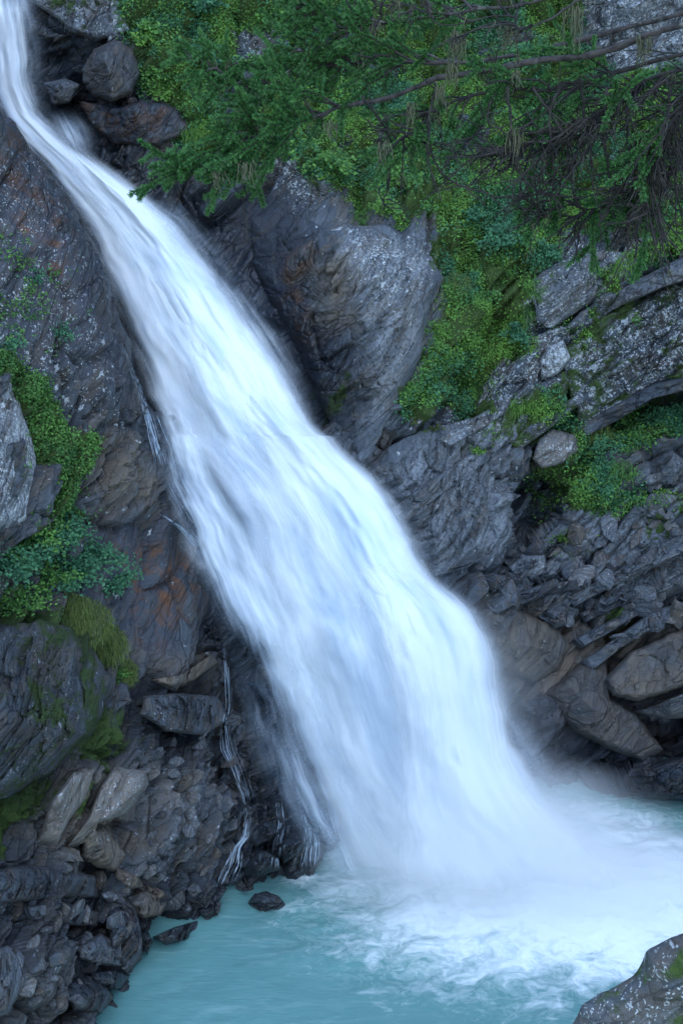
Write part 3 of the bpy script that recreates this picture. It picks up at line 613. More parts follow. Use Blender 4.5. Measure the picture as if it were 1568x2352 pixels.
rock('rock_bulge', 'big brown water worn bulge of rock right of the lower fall', [(1252,1592),(1330,1522),(1390,1512),(1402,1602),(1462,1642),(1522,1722),(1480,1750),(1400,1722),(1320,1682)], S, 0.8, 'outcrop', rough=0.15, facets=5, tan=0.6, purple=0.3, wet=0.3, lichen=0)
rock('purple_rock', 'small purple streaked rock touching the brown bulge', [(1192,1622),(1240,1592),(1300,1612),(1282,1642),(1222,1645)], S, 0.6, 'rock', purple=1.0, wet=0.5, lichen=0)
rock('shore_rock', 'dark wet rock at the far edge of the pool', [(1400,1800),(1450,1760),(1540,1740),(1650,1720),(1650,1840),(1520,1838),(1430,1828)], S, 0.7, 'rock', wet=0.8, dark=0.6, lichen=0)
rock('boulder', 'rounded dark boulder wedged in a hollow near the top of the fall', [(190,160),(215,112),(265,88),(305,108),(322,165),(302,215),(260,236),(212,222),(190,190)], S, 1.3, 'boulder', rough=0.5, wet=0.35, tan=0.25, lichen=0.2)
rock('crag', 'pale knobbly crag with lichen above the wedged boulder', [(65,0),(150,-60),(250,-60),(300,70),(270,86),(222,96),(165,75),(130,42)], S, 1.1, 'outcrop', rough=1.0, pale=0.5, lichen=0.55, moss=0.25)
rock('ledge_stone', 'small grey stone on the wet ledge behind the upper fall', [(100,190),(150,180),(186,195),(162,236),(122,242)], S, 0.9, 'stone', pale=0.4, wet=0.3)
rock('rust_ledge', 'rust stained wet ledge under the wedged boulder', [(182,232),(270,246),(330,230),(402,245),(440,300),(362,338),(262,330),(212,290)], S, 0.6, 'rock', rust=0.8, wet=0.6, purple=0.4, lichen=0)

for lb, pl, hh, kw in [
 ('long narrow slab running up right from the layered outcrop to the lichen covered rock', [(1000,1012),(1100,952),(1180,900),(1242,872),(1262,888),(1190,930),(1120,978),(1022,1032)], 0.6, dict(pale=.6, lichen=.5)),
 ('pale seam of rock slanting across the layered outcrop', [(880,1182),(960,1122),(1080,1042),(1142,1020),(1132,1052),(1020,1132),(930,1202)], 0.75, dict(pale=.7, lichen=.3)),
 ('thin slab slanting above the ochre stained block', [(1160,1022),(1232,962),(1332,902),(1346,918),(1252,992),(1182,1042)], 0.6, dict(pale=.3, lichen=.5, moss=.3)),
 ('dark slanting shelf below the mossy block at the right edge', [(1318,985),(1400,935),(1500,880),(1640,850),(1640,878),(1500,915),(1410,970),(1335,1008)], 0.8, dict(dark=.4, lichen=.3)),
 ('thin grey shelf above the large brown slab', [(1330,1522),(1400,1472),(1500,1402),(1640,1360),(1640,1388),(1500,1442),(1420,1492),(1350,1546)], 0.8, dict(pale=.4)),
 ('slanting grey shelf under the scree beside the falling water', [(1090,1400),(1160,1372),(1240,1342),(1330,1330),(1335,1350),(1240,1372),(1160,1405),(1105,1425)], 0.6, dict(pale=.2, wet=.3)),
 ('second slanting shelf above the squat brown boulder', [(1110,1350),(1170,1335),(1225,1338),(1215,1362),(1160,1368),(1118,1376)], 0.6, dict(pale=.5)),
 ('long grey shelf splitting the middle of the scree', [(1300,1370),(1380,1330),(1480,1275),(1600,1235),(1600,1258),(1490,1305),(1390,1356),(1315,1395)], 0.55, dict(pale=.3, lichen=.3))]:
    kw.setdefault('lichen', 0.1); rock('slanting_slab', lb, pl, S, hh, 'rock', rough=0.5, facets=3, soft=20, **kw)

S = yL
rock('lichen_boulder', 'pale grey lichen covered boulder beside the hanging moss strip', [(-90,850),(20,868),(50,930),(72,1000),(88,1090),(66,1195),(0,1225),(-90,1225)], S, 0.7, 'boulder', rough=0.6, pale=1.0, lichen=0.65, moss=0.15)
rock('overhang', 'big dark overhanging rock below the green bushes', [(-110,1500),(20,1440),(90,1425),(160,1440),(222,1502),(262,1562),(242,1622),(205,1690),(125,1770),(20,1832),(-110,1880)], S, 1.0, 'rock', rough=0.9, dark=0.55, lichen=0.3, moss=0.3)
rock('tan_slab', 'broad tan slab split by a mossy crack at the cliff foot', [(145,1955),(200,1880),(232,1800),(262,1762),(335,1772),(342,1800),(292,1870),(226,1892),(180,1945)], S, 0.9, 'rock', rough=0.1, facets=3, tan=1.0, pale=0.4)
rock('tan_slab', 'narrow tan slab left of the mossy crack', [(90,1930),(115,1842),(170,1772),(222,1760),(205,1830),(160,1885),(128,1950)], S, 0.85, 'rock', rough=0.1, facets=3, tan=1.0, pale=0.4)
rock('leaning_rock', 'pointed tan rock leaning below the broad tan slab', [(185,1965),(195,1902),(240,1902),(292,1962),(272,2002),(222,1992)], S, 0.7, 'rock', tan=0.9)
rock('pale_ledge', 'pale ochre lip of rock beside the thin side trickle', [(345,1562),(420,1548),(485,1503),(502,1522),(445,1562),(395,1580)], S, 0.75, 'rock', tan=1.0, lichen=0.1)
rock('ledge_stone', 'dark fractured ledge under the pale ochre lip', [(330,1600),(400,1590),(500,1600),(530,1650),(470,1690),(380,1680),(320,1640)], S, 0.5, 'rock', rough=1.0, dark=0.3)
lo = [  # broken rocks along the near shore, listed from the fall towards the camera
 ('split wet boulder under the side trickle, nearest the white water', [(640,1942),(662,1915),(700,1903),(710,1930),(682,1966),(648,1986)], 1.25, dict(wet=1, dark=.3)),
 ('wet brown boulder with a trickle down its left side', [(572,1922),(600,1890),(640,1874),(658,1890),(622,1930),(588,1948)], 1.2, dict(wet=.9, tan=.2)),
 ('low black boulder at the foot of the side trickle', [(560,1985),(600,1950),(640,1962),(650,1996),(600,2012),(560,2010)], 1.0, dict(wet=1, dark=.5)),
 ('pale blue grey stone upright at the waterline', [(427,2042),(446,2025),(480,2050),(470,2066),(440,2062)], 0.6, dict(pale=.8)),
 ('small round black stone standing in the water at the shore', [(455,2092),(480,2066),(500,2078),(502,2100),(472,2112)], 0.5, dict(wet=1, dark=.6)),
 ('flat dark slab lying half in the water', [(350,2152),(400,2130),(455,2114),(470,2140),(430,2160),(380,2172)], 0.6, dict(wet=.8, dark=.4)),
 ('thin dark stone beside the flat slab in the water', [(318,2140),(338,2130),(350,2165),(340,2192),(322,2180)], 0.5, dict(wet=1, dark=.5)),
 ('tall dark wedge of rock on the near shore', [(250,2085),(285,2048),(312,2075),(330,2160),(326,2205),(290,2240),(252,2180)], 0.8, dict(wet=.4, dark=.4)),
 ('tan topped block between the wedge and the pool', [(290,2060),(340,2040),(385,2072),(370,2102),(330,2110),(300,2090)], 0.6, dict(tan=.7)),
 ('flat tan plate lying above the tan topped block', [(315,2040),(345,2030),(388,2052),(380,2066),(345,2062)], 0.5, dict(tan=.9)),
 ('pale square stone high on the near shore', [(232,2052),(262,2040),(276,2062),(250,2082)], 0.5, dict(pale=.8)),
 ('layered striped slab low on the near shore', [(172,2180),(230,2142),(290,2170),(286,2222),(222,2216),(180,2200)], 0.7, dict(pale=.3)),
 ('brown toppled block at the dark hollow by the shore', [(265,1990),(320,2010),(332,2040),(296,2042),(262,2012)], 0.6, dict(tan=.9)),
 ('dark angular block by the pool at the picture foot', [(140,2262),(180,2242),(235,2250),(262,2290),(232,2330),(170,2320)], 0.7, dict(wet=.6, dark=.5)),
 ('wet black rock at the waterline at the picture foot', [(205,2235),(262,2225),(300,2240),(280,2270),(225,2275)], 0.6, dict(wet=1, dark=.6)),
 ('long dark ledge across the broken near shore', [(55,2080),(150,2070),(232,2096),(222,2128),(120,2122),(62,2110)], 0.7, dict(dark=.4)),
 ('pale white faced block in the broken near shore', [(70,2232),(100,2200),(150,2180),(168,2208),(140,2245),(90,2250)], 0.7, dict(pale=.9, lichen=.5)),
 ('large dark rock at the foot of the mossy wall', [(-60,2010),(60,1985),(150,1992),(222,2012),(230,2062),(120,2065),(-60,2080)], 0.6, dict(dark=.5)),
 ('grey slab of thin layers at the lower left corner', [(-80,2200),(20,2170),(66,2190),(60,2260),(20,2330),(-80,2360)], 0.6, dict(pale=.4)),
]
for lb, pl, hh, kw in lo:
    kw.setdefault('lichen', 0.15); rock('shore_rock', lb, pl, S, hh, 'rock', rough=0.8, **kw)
yb = 20 / math.tan(R(25) + math.atan((2085 - 1176) / 1176 * TH))
rock('boulder', 'dark boulder standing alone in the turquoise pool', [(567,2074),(586,2052),(612,2047),(640,2058),(660,2078),(642,2100),(600,2104),(575,2094)], S, 0.75, 'boulder', y=yb + 0.45, back=0.5, rough=0.5, wet=0.5, dark=0.4, lichen=0.0, purple=.4)
rock('bank_outcrop', 'big grey lichen speckled rock in the lower right corner, close by', [(1300,2372),(1338,2312),(1400,2282),(1448,2242),(1490,2190),(1530,2166),(1600,2138),(1760,2110),(2100,2060),(2600,2100),(2600,3600),(1250,3600),(1270,2500)], S, 1.6, 'rock', y=12.5, back=4.0, rough=0.45, facets=5, moss=0.22, lichen=0.45, pale=0.35)

# loose stones: a few angular shapes, copied
def stone_mesh(sd):
    rg = np.random.default_rng(sd); bm = bmesh.new()
    for k in range(16):
        p = rg.normal(size=3); p /= np.abs(p).max() ** 0.8 * np.linalg.norm(p) ** 0.2
        bm.verts.new(Vector(p * np.array([1.0, 0.75, 0.34]) * rg.uniform(0.8, 1.05)))
    bmesh.ops.convex_hull(bm, input=bm.verts)
    bmesh.ops.delete(bm, geom=[v for v in bm.verts if not v.link_faces], context='VERTS')
    bmesh.ops.bevel(bm, geom=list(bm.edges), offset=0.05, segments=1, affect='EDGES')
    me = bpy.data.meshes.new('loose_stone'); bm.to_mesh(me); bm.free()
    n = len(me.vertices); P = np.zeros(n * 3, np.float32); me.vertices.foreach_get('co', P)
    for k, a in attrs_for(n, P.reshape(-1, 3) + [0, 0, 5], lichen=0.25, pale=float(rg.choice([0, .3, .8])), tan=float(rg.choice([0, 0, .6]))).items():
        t = me.attributes.new(k, 'FLOAT_COLOR', 'POINT'); t.data.foreach_set('color', a.astype(np.float32).ravel())
    me.materials.append(ROCK); return me
STONES = [stone_mesh(500 + k) for k in range(14)]
bpy.context.view_layer.update()
def hit(o, u, v, rocks=True):
    p = at(u, v, 30.0); d = Vector(p - CAM).normalized()
    best = None
    for q in [o] + (ROCKOBS if rocks else []):
        off = q.location; ok, loc, nr, _ = q.ray_cast(Vector(CAM) - off, d)
        if ok and (best is None or (loc + off - Vector(CAM)).length < best[0]): best = ((loc + off - Vector(CAM)).length, loc + off, nr)
    return best[1:] if best else (None, None)
def stones(o, polys, count, smin, smax, label, big, group, seed, bias=2.2):
    rg = np.random.default_rng(seed); A = np.concatenate([np.array(p) for p in polys]); n = 0; used = []
    big = list(big)
    while n < count:
        u = rg.uniform(A[:, 0].min(), A[:, 0].max()); v = rg.uniform(A[:, 1].min(), A[:, 1].max())
        if max(sdpoly(np.array([u]), np.array([v]), p)[0] for p in polys) < 0: continue
        s = smin + (smax - smin) * rg.uniform() ** bias if n >= len(big) else smax * rg.uniform(0.8, 1.1)
        if n < len(big): u, v = big[n][0], big[n][1]
        if any((u - a) ** 2 + (v - b) ** 2 < (70 * (s + q)) ** 2 for a, b, q in used) and n >= len(big) and rg.uniform() < 0.8: continue
        loc, nr = hit(o, u, v)
        if loc is None: n += 1; continue
        used.append((u, v, s))
        ob = bpy.data.objects.new('loose_stone', STONES[rg.integers(len(STONES))]); col.objects.link(ob)
        zax = (Vector(NB) * 0.8 + nr * 0.7 + Vector(rg.normal(size=3) * 0.22)).normalized(); xax = (Vector(E1) + Vector(rg.normal(size=3) * 0.5)); xax = (xax - zax * xax.dot(zax)).normalized()
        m = Matrix((xax, zax.cross(xax), zax)).transposed().to_4x4()
        ob.matrix_world = Matrix.Translation(loc + nr * s * 0.05) @ m @ Matrix.Diagonal((s * rg.uniform(0.8, 1.3), s * rg.uniform(0.8, 1.2), s * rg.uniform(0.7, 1.5), 1))
        tag(ob, big[n][2] if n < len(big) else label, 'stone', group); n += 1
stones(cliffR, [[(1175,1265),(1300,1230),(1400,1190),(1500,1110),(1590,1030),(1590,1420),(1440,1470),(1300,1430),(1130,1410),(1120,1340)]], 190, 0.09, 0.42,
  'small grey angular stone lying loose on the scree slope', [(1400,1215,'large pale stone upper middle of the scree, below the clover patch'), (1480,1290,'blocky pale stone in the middle of the scree slope'),
  (1540,1250,'tall pale stone at the right edge of the scree'), (1525,1150,'flat grey stone just under the green clover patch'), (1340,1320,'flat grey stone in the scree right of the large flat one'),
  (1090,1355,'pale wedge of stone beside the white water at the scree foot'), (1480,1380,'light square stone low in the scree above the thin slabs'), (1560,1330,'long pale stone leaning at the right of the scree')], 'loose stones of the scree slope', 5)
stones(cliffL, [[(360,1700),(540,1640),(560,1880),(500,2030),(330,2020),(330,1900)],[(-20,2080),(240,2020),(330,2050),(470,2050),(440,2110),(320,2200),(180,2330),(-20,2350)]], 110, 0.08, 0.36,
  'small dark broken stone on the near shore cliff foot', [], 'broken stones of the near shore', 6)

# ------------------------------------------------------------------ leaves
def leaves(C, N, S_, aspect=0.6, curl=0.25, seed=0, spin=None, D=None):
    """C centres, N normals, S_ lengths -> folded four-sided leaves; D growth direction (optional)"""
    rg = np.random.default_rng(seed); n = len(C)
    if D is None: D = rg.normal(size=(n, 3))
    D = D - N * (D * N).sum(1, keepdims=True); D /= np.linalg.norm(D, axis=1, keepdims=True) + 1e-9
    W = np.cross(N, D); s = S_[:, None]
    b = C - D * s * 0.5; t = C + D * s * 0.5 - N * s * curl * 0.5; l = C + W * s * aspect * 0.5 + N * s * curl * 0.35 + D * s * 0.05; r = C - W * s * aspect * 0.5 + N * s * curl * 0.35 + D * s * 0.05
    V = np.stack([b, r, t, l], 1).reshape(-1, 3); i = np.arange(n) * 4
    F = np.concatenate([np.stack([i, i + 1, i + 2], -1), np.stack([i, i + 2, i + 3], -1)])
    return V, F
def leaf_obj(name, C, N, S_, mat, parent=None, rnd=None, seed=0, **kw):
    V, F = leaves(C, N, S_, seed=seed, **kw)
    if rnd is None: rnd = np.random.default_rng(seed + 1).uniform(size=len(C))
    return mesh(name, V, F, mat, parent, smooth=False, attrs={'rnd': np.repeat(rnd, 4)})
def unit(a): return a / (np.linalg.norm(a, axis=-1, keepdims=True) + 1e-9)
UP = np.array([0, -0.35, 1.0]); UP /= np.linalg.norm(UP)

def carpet():
    """low ground cover on the ledges: leaves sown on the rock where it grows"""
    rg = np.random.default_rng(31)
    inframe = (uR > -60) & (uR < 1640) & (vR > -60)
    w = np.where(inframe, vegR, 0) * sstep(-0.42, -0.05, fbm(DR * 1.6, 4, 333))
    w = w * (0.6 + 0.6 * sstep(-0.2, 0.4, NR[:, 2]))
    idx = rg.choice(len(w), 220000, p=w / w.sum())
    C = DR[idx] + rg.normal(size=(len(idx), 3)) * 0.05; N0 = NR[idx]
    hgt = np.clip(0.10 + 0.22 * fbm(C * 1.1, 3, 340), 0.0, 0.4) * rg.uniform(0.1, 1, len(idx))
    C = C + (N0 * 0.5 + UP * 0.5) * hgt[:, None]
    N = unit(N0 * 0.35 + UP * 0.6 + rg.normal(size=C.shape) * 0.35)
    hue = fbm(C * 0.75, 3, 350) + 0.12 * rg.normal(size=len(C))
    sz = (0.034 + 0.055 * rg.uniform(size=len(C)) ** 1.5) * np.where(hue > 0.05, 0.8, 1.15)
    rnd = np.clip(0.58 + 0.55 * fbm(C * 2.0, 3, 360) + 0.25 * rg.normal(size=len(C)), 0, 1)
    for nm, mt, sel, lb in (('ground_cover', LEAF, (hue > -0.14) & (hue <= 0.14), 'bright green leafy ground cover over the right cliff ledges'), ('ground_cover', LEAF_YELLOW, hue > 0.14, 'yellow green mossy cushions over the right cliff ledges'),
                        ('ground_cover', LEAF_BLUE, hue <= -0.14, 'bluish green leafy ground cover over the right cliff ledges')):
        o = leaf_obj(nm, C[sel], N[sel], sz[sel], mt, rnd=rnd[sel], seed=40); tag(o, lb, 'ground cover', kind='stuff')
carpet()
def carpet_left():
    rg = np.random.default_rng(32)
    polys = [[(-60,1380),(100,1380),(180,1400),(100,1450),(0,1480),(-60,1500)]]
    w = np.maximum(mossL, 0) ; w = np.where((uL > -60) & (vL > 500), w, 0) + 0.16 * mask(uL, vL, [[(0,560),(120,580),(190,760),(80,840),(0,830)],[(60,960),(160,1040),(220,1230),(120,1260),(60,1200)]], 30, fbm(DL * 1.5, 3, 400) * 60) * (fbm(DL * 2.5, 3, 401) > 0.1)
    idx = rg.choice(len(w), 9000, p=w / w.sum())
    C = DL[idx] + rg.normal(size=(len(idx), 3)) * 0.035 + NL[idx] * rg.uniform(0, 0.1, (len(idx), 1))
    N = unit(NL[idx] * 0.5 + UP * 0.5 + rg.normal(size=C.shape) * 0.35)
    o = leaf_obj('ground_cover', C, N, 0.05 + 0.035 * rg.uniform(size=len(C)), LEAF, rnd=np.clip(0.35 + 0.5 * fbm(C * 2, 3, 410) + 0.2 * rg.normal(size=len(C)), 0, 1), seed=42)
    tag(o, 'green moss and small leaves running down the left buttress', 'ground cover', kind='stuff')
carpet_left()

def tubes(lines, radii, sides=5):
    """lines: list of (k,3); radii: list of (k,) -> one mesh of tubes"""
    V, F, b = [], [], 0
    for L, r in zip(lines, radii):
        L = np.asarray(L, float); k = len(L); T = unit(np.gradient(L, axis=0))
        a = unit(np.cross(T, np.array([0.31, 0.77, 0.55]))); c = np.cross(T, a)
        th = np.linspace(0, 2 * np.pi, sides, endpoint=False)
        ring = L[:, None] + np.asarray(r)[:, None, None] * (a[:, None] * np.cos(th)[None, :, None] + c[:, None] * np.sin(th)[None, :, None])
        V.append(ring.reshape(-1, 3)); i = np.arange(sides); j = (i + 1) % sides
        F += [np.stack([b + m * sides + i, b + m * sides + j, b + (m + 1) * sides + j, b + (m + 1) * sides + i], -1) for m in range(k - 1)]
        b += k * sides
    return np.concatenate(V), np.concatenate(F)
def plant(label, o, u, v, rad, hgt, n, size, mat, cat='plant', name='leafy_plant', droop=0.0, aspect=0.7, seed=0, group=None, stems=9, out=0.35):
    """a bushy plant rooted where the sight line meets the rock: arching stems carrying leaves"""
    rg = np.random.default_rng(seed); loc, nr = hit(o, u, v)
    if loc is None: return
    base = np.array(loc); nrm = np.array(nr)
    root = empty(name, loc); tag(root, label, cat, group)
    lines, rr, C, D = [], [], [], []
    for k in range(stems):
        a = rg.uniform(0, 2 * np.pi); d = unit(UP * hgt * rg.uniform(0.6, 1.1) + nrm * out * hgt + np.array([math.cos(a), 0.5 * math.sin(a), 0.3 * math.sin(a)]) * rad * rg.uniform(0.3, 1.1))
        L = max(rad, hgt) * rg.uniform(0.6, 1.1); s = np.linspace(0, 1, 7)[:, None]
        P = d * L * s + np.array([0, -0.25, -1.0]) * (droop + 0.12) * L * s ** 2.2 - nrm * 0.05
        lines.append(P); rr.append(np.linspace(0.010, 0.003, 7))
        m = max(1, n // stems); q = rg.uniform(0.2, 1.0, m); pts = np.stack([np.interp(q, s[:, 0], P[:, c]) for c in range(3)], -1)
        C.append(pts + rg.normal(size=pts.shape) * np.array([0.16, 0.12, 0.10]) * max(rad, hgt) * 0.85); D.append(np.repeat(d[None], m, 0) + rg.normal(size=(m, 3)) * 0.6)
    V, F = tubes(lines, rr, 4); mesh('stem', V, F, TWIG, root)
    C = np.concatenate(C); D = np.concatenate(D)
    N = unit(UP * 0.8 + nrm * 0.35 + rg.normal(size=C.shape) * 0.38)
    rnd = np.clip(0.42 + 0.6 * fbm(C * 4 + seed, 3, 440) + 0.2 * rg.normal(size=len(C)), 0, 1)
    leaf_obj('foliage', C, N, size * rg.uniform(0.6, 1.2, len(C)), mat, root, rnd=rnd, seed=seed, aspect=aspect, D=D)
    return root
def tussock(label, o, u, v, rad, length, n, seed, mat=None, name='grass_tuft'):
    rg = np.random.default_rng(seed); loc, nr = hit(o, u, v)
    if loc is None: return
    a = rg.uniform(0, 2 * np.pi, n); r = rad * np.sqrt(rg.uniform(0, 1, n)); nrm = np.array(nr)
    B = np.stack([r * np.cos(a), 0.5 * r * np.sin(a), 0.7 * r * np.sin(a)], -1)
    d = unit(np.stack([np.cos(a) * 0.5, -0.5 + 0 * a, 0.55 + 0.3 * rg.normal(size=n)], -1) + nrm * 0.4 + rg.normal(size=(n, 3)) * 0.55)
    L = length * rg.uniform(0.5, 1.15, n)[:, None]; g = np.array([0, -0.15, -1.0])
    p1 = B + d * L * 0.45 + g * L * 0.10; p2 = B + d * L * 0.75 + g * L * 0.62
    side = unit(np.cross(d, rg.normal(size=(n, 3)))) * 0.0045
    V = np.stack([B - side, B + side, p1 + side, p1 - side, p2], 1).reshape(-1, 3); i = np.arange(n) * 5
    o2 = mesh(name, V, [np.stack([i, i + 1, i + 2, i + 3], -1), np.stack([i + 3, i + 2, i + 4], -1)], mat or GRASSM, smooth=False, attrs={'rnd': np.repeat(np.clip(rg.normal(0.5, 0.28, n), 0, 1), 5)})
    o2.location = loc; tag(o2, label, 'grass')

PL = [ # label, u, v, radius, height, leaves, leaf size, material, droop
 ('lush blue green columbine clump in the middle of the right slope', 1150, 560, .75, .55, 520, .105, LEAF_BLUE, .2),
 ('blue green columbine clump below the largest one', 1180, 770, .55, .4, 380, .09, LEAF_BLUE, .2),
 ('blue green leafy clump under the conifer twigs', 1085, 500, .55, .5, 340, .10, LEAF_BLUE, .2),
 ('dark blue green clump close to the dead hanging twigs', 1260, 590, .6, .4, 360, .09, LEAF_BLUE, .2),
 ('bright green clump of round leaves at the top of the lichen dotted outcrop', 880, 480, .6, .35, 360, .08, LEAF_YELLOW, .2),
 ('dense green leafy bush hanging over the dark cliff', 760, 380, .8, .6, 620, .115, LEAF, .3),
 ('deep green leafy bush left of the columbine', 930, 420, .75, .6, 560, .11, LEAF, .3),
 ('small green bush by the tip of the conifer branch', 660, 350, .5, .4, 300, .10, LEAF, .3),
 ('broad leaved plant at the top of the gorge', 350, 75, .5, .5, 200, .16, LEAF, .2),
 ('pale green broad leaved plant above the wedged boulder', 330, 100, .45, .5, 260, .10, LEAF_YELLOW, .2),
 ('leafy bush at the upper edge of the picture', 450, 30, .9, .7, 520, .12, LEAF_BLUE, .2),
 ('leafy bush right of the wedged boulder', 370, 175, .6, .5, 420, .09, LEAF, .2),
 ('yellow green tuft on the rust stained ledge', 375, 225, .4, .3, 240, .08, LEAF_YELLOW, .3),
 ('leafy bush behind the conifer branch tip', 480, 140, .9, .7, 520, .11, LEAF_BLUE, .2),
 ('green bush under the top of the picture behind the needles', 620, 40, .9, .6, 460, .12, LEAF, .2),
 ('fine leaved green mound right of the pale rock fin', 1060, 800, .7, .3, 500, .065, LEAF_YELLOW, .2),
 ('fine leaved green mound at the lower tip of the slope', 990, 895, .6, .3, 460, .065, LEAF, .2),
 ('round leaved green mound above the fine leaved one', 1090, 690, .7, .35, 480, .075, LEAF, .2),
 ('green mound at the narrow of the slope', 1075, 610, .5, .3, 340, .07, LEAF_YELLOW, .2),
 ('leafy tuft on the slanting slab', 1270, 950, .55, .3, 420, .07, LEAF, .3),
 ('clover patch mound on the scree', 1450, 990, .65, .22, 460, .06, LEAF, .1),
 ('clover patch mound lower on the scree', 1350, 1140, .55, .22, 380, .06, LEAF_YELLOW, .1),
 ('thin green seedling clump in the scree', 1280, 1240, .32, .3, 150, .06, LEAF_YELLOW, .2),
 ('low green clump on the slab above the ledge', 1400, 625, .5, .22, 300, .06, LEAF_YELLOW, .1),
 ('leafy clump at the right edge above the ledge', 1530, 560, .6, .4, 360, .08, LEAF_YELLOW, .2),
 ('small green tuft between layered outcrop and slanting slab', 1095, 1040, .28, .2, 140, .06, LEAF_YELLOW, .2),
 ('olive moss cushion on the layered outcrop', 1000, 988, .22, .1, 240, .035, GRASSM, .1),
 ('olive moss cushion left of its twin on the layered outcrop', 957, 968, .22, .1, 220, .035, GRASSM, .1),
 ('pale green bush at the far upper right behind the twigs', 1500, 230, .9, .6, 420, .12, LEAF_YELLOW, .2),
]
for k, (lb, u, v, ra, hh, n, sz, mt, dr) in enumerate(PL):
    plant(lb, cliffR, u, v, ra, hh, n, sz, mt, droop=dr, seed=600 + k)
PLL = [
 ('upper blue green bush right above the widest one', 150, 1225, .9, .6, 900, .08, LEAF_BLUE, .2),
 ('green bush tucked between the blue green bushes', 75, 1250, .9, .6, 900, .085, LEAF, .2),
 ('dense green bush in the middle of the left bushes', 170, 1325, .9, .55, 900, .08, LEAF_BLUE, .25),
 ('wide blue green bush reaching out over the left cliff', 200, 1275, 1.1, .7, 1300, .085, LEAF_BLUE, .25),
 ('blue green bush at the left edge of the picture', 40, 1300, 1.1, .8, 1300, .09, LEAF_BLUE, .2),
 ('green bush above the hanging grass on the left', 110, 1350, .9, .6, 900, .08, LEAF, .25),
 ('low dark green bush at the lower left of the bushes', 20, 1400, .9, .6, 800, .08, LEAF, .3),
 ('long leafy spray reaching towards the waterfall', 270, 1335, .7, .4, 700, .075, LEAF_BLUE, .2),
 ('small blue green spray beside the lichen covered boulder', 150, 1190, .5, .3, 300, .07, LEAF_BLUE, .2),
 ('sparse blue green plant high on the smooth buttress', 85, 640, .5, .3, 150, .07, LEAF_BLUE, .3),
 ('sparse blue green plant across the middle of the buttress', 130, 765, .6, .25, 190, .07, LEAF_BLUE, .3),
 ('sparse blue green plant at the top of the moss strip', 30, 790, .5, .3, 180, .07, LEAF_BLUE, .3),
 ('bright moss bush clinging right of the moss strip', 172, 1030, .32, .35, 420, .05, LEAF_YELLOW, .5),
 ('trailing green plant below the hanging grass', 285, 1540, .35, .3, 200, .06, LEAF, .6),
]
for k, (lb, u, v, ra, hh, n, sz, mt, dr) in enumerate(PLL):
    plant(lb, cliffL, u, v, ra, hh, n, sz, mt, droop=dr, seed=700 + k)
for k, (lb, u, v, ra, ln) in enumerate([
 ('yellow green grass hanging over the dark overhang', 150, 1410, .45, .75), ('hanging grass at the right end of the overhang', 235, 1480, .4, .7), ('lowest tuft of hanging grass on the overhang', 275, 1545, .3, .5), ('grass tuft under the blue green bushes', 195, 1430, .45, .7)]):
    tussock(lb, cliffL, u, v, ra * 1.2, ln * 0.36, 2400, 800 + k)
for k, (lb, u, v) in enumerate([('grass tuft among the leaves at the narrow of the slope', 1050, 650), ('grass tuft right of the columbine', 1230, 660), ('grass tuft on the upper slope left of the columbine', 1010, 460), ('grass tuft near the fine leaved mound', 1130, 830),
  ('grass tuft at the right edge of the green slope', 1200, 720), ('grass tuft beside the slanting slab', 1200, 930), ('grass tuft under the long ledge', 1380, 1000), ('grass tuft on the clover patch', 1430, 1080), ('grass tuft above the long ledge', 1440, 610), ('grass tuft under the conifer branch tip', 720, 400), ('grass tuft above the white lichen band', 840, 500), ('grass tuft at the top of the wet cliff', 440, 300)]):
    tussock(lb, cliffR, u, v, .28, .38, 260, 840 + k, (GRASSM, LEAF, LEAF_YELLOW)[k % 3])
tussock('drooping grass tuft below the round leaved mound', cliffR, 1085, 880, .35, .5, 300, 820, LEAF)
tussock('thin dry grass at the scree edge', cliffR, 1320, 1230, .25, .5, 90, 821)

# ------------------------------------------------------------------ side trickles over the left rocks
def trickle(label, pts, widths, strands, seed, rmax=0.010):
    rg = np.random.default_rng(seed); lines, rad = [], []; P = np.array(pts, float); K = len(P) - 1
    for k in range(strands):
        a0 = 0 if k < 3 else rg.uniform(0, K * 0.8); b0 = K if k < 3 else min(K, a0 + rg.uniform(0.25, 0.7) * K)
        n = max(14, int(26 * (b0 - a0))); s = np.linspace(a0, b0, n); w = np.interp(s, np.arange(K + 1), widths); off = rg.normal() * 0.5
        u = np.interp(s, np.arange(K + 1), P[:, 0]) + w * (off + 0.25 * fbm(np.stack([s * 1.3, 0 * s + seed + k, 0 * s], -1), 2, seed)); v = np.interp(s, np.arange(K + 1), P[:, 1])
        L = []
        for uu, vv in zip(u, v):
            loc, nr = hit(cliffL, uu, vv)
            if loc is not None: L.append(np.array(loc) + np.array([0, -0.08, 0.04]))
        if len(L) < 10: continue
        L = np.array(L)
        for _ in range(8): L[1:-1] = 0.25 * L[:-2] + 0.5 * L[1:-1] + 0.25 * L[2:]
        wob = fbm(np.stack([np.linspace(0, 6, len(L)), np.full(len(L), k * 1.7), np.full(len(L), seed * 1.0)], -1), 2, seed)
        lines.append(L); rad.append(rg.uniform(0.25, 1.0) * rmax * np.clip(np.sin(np.linspace(0.02, 3.12, len(L))) * 1.6, 0.1, 1) * np.clip(0.75 + wob, 0.2, 1.5))
    V, F = tubes(lines, rad, 5); o = mesh('stream', V, F, TRICK); tag(o, label, 'trickle', kind='structure')
def trickle_material():
    t = NT('trickling_water')
    d = t.n('ShaderNodeBsdfDiffuse', {0: (0.66, 0.80, 0.92, 1)}); tr = t.n('ShaderNodeBsdfTransparent')
    m = t.n('ShaderNodeMixShader', {0: 0.30, 1: tr.outputs[0], 2: d.outputs[0]}); t.t.links.new(m.outputs[0], t.out.inputs[0]); return t.m
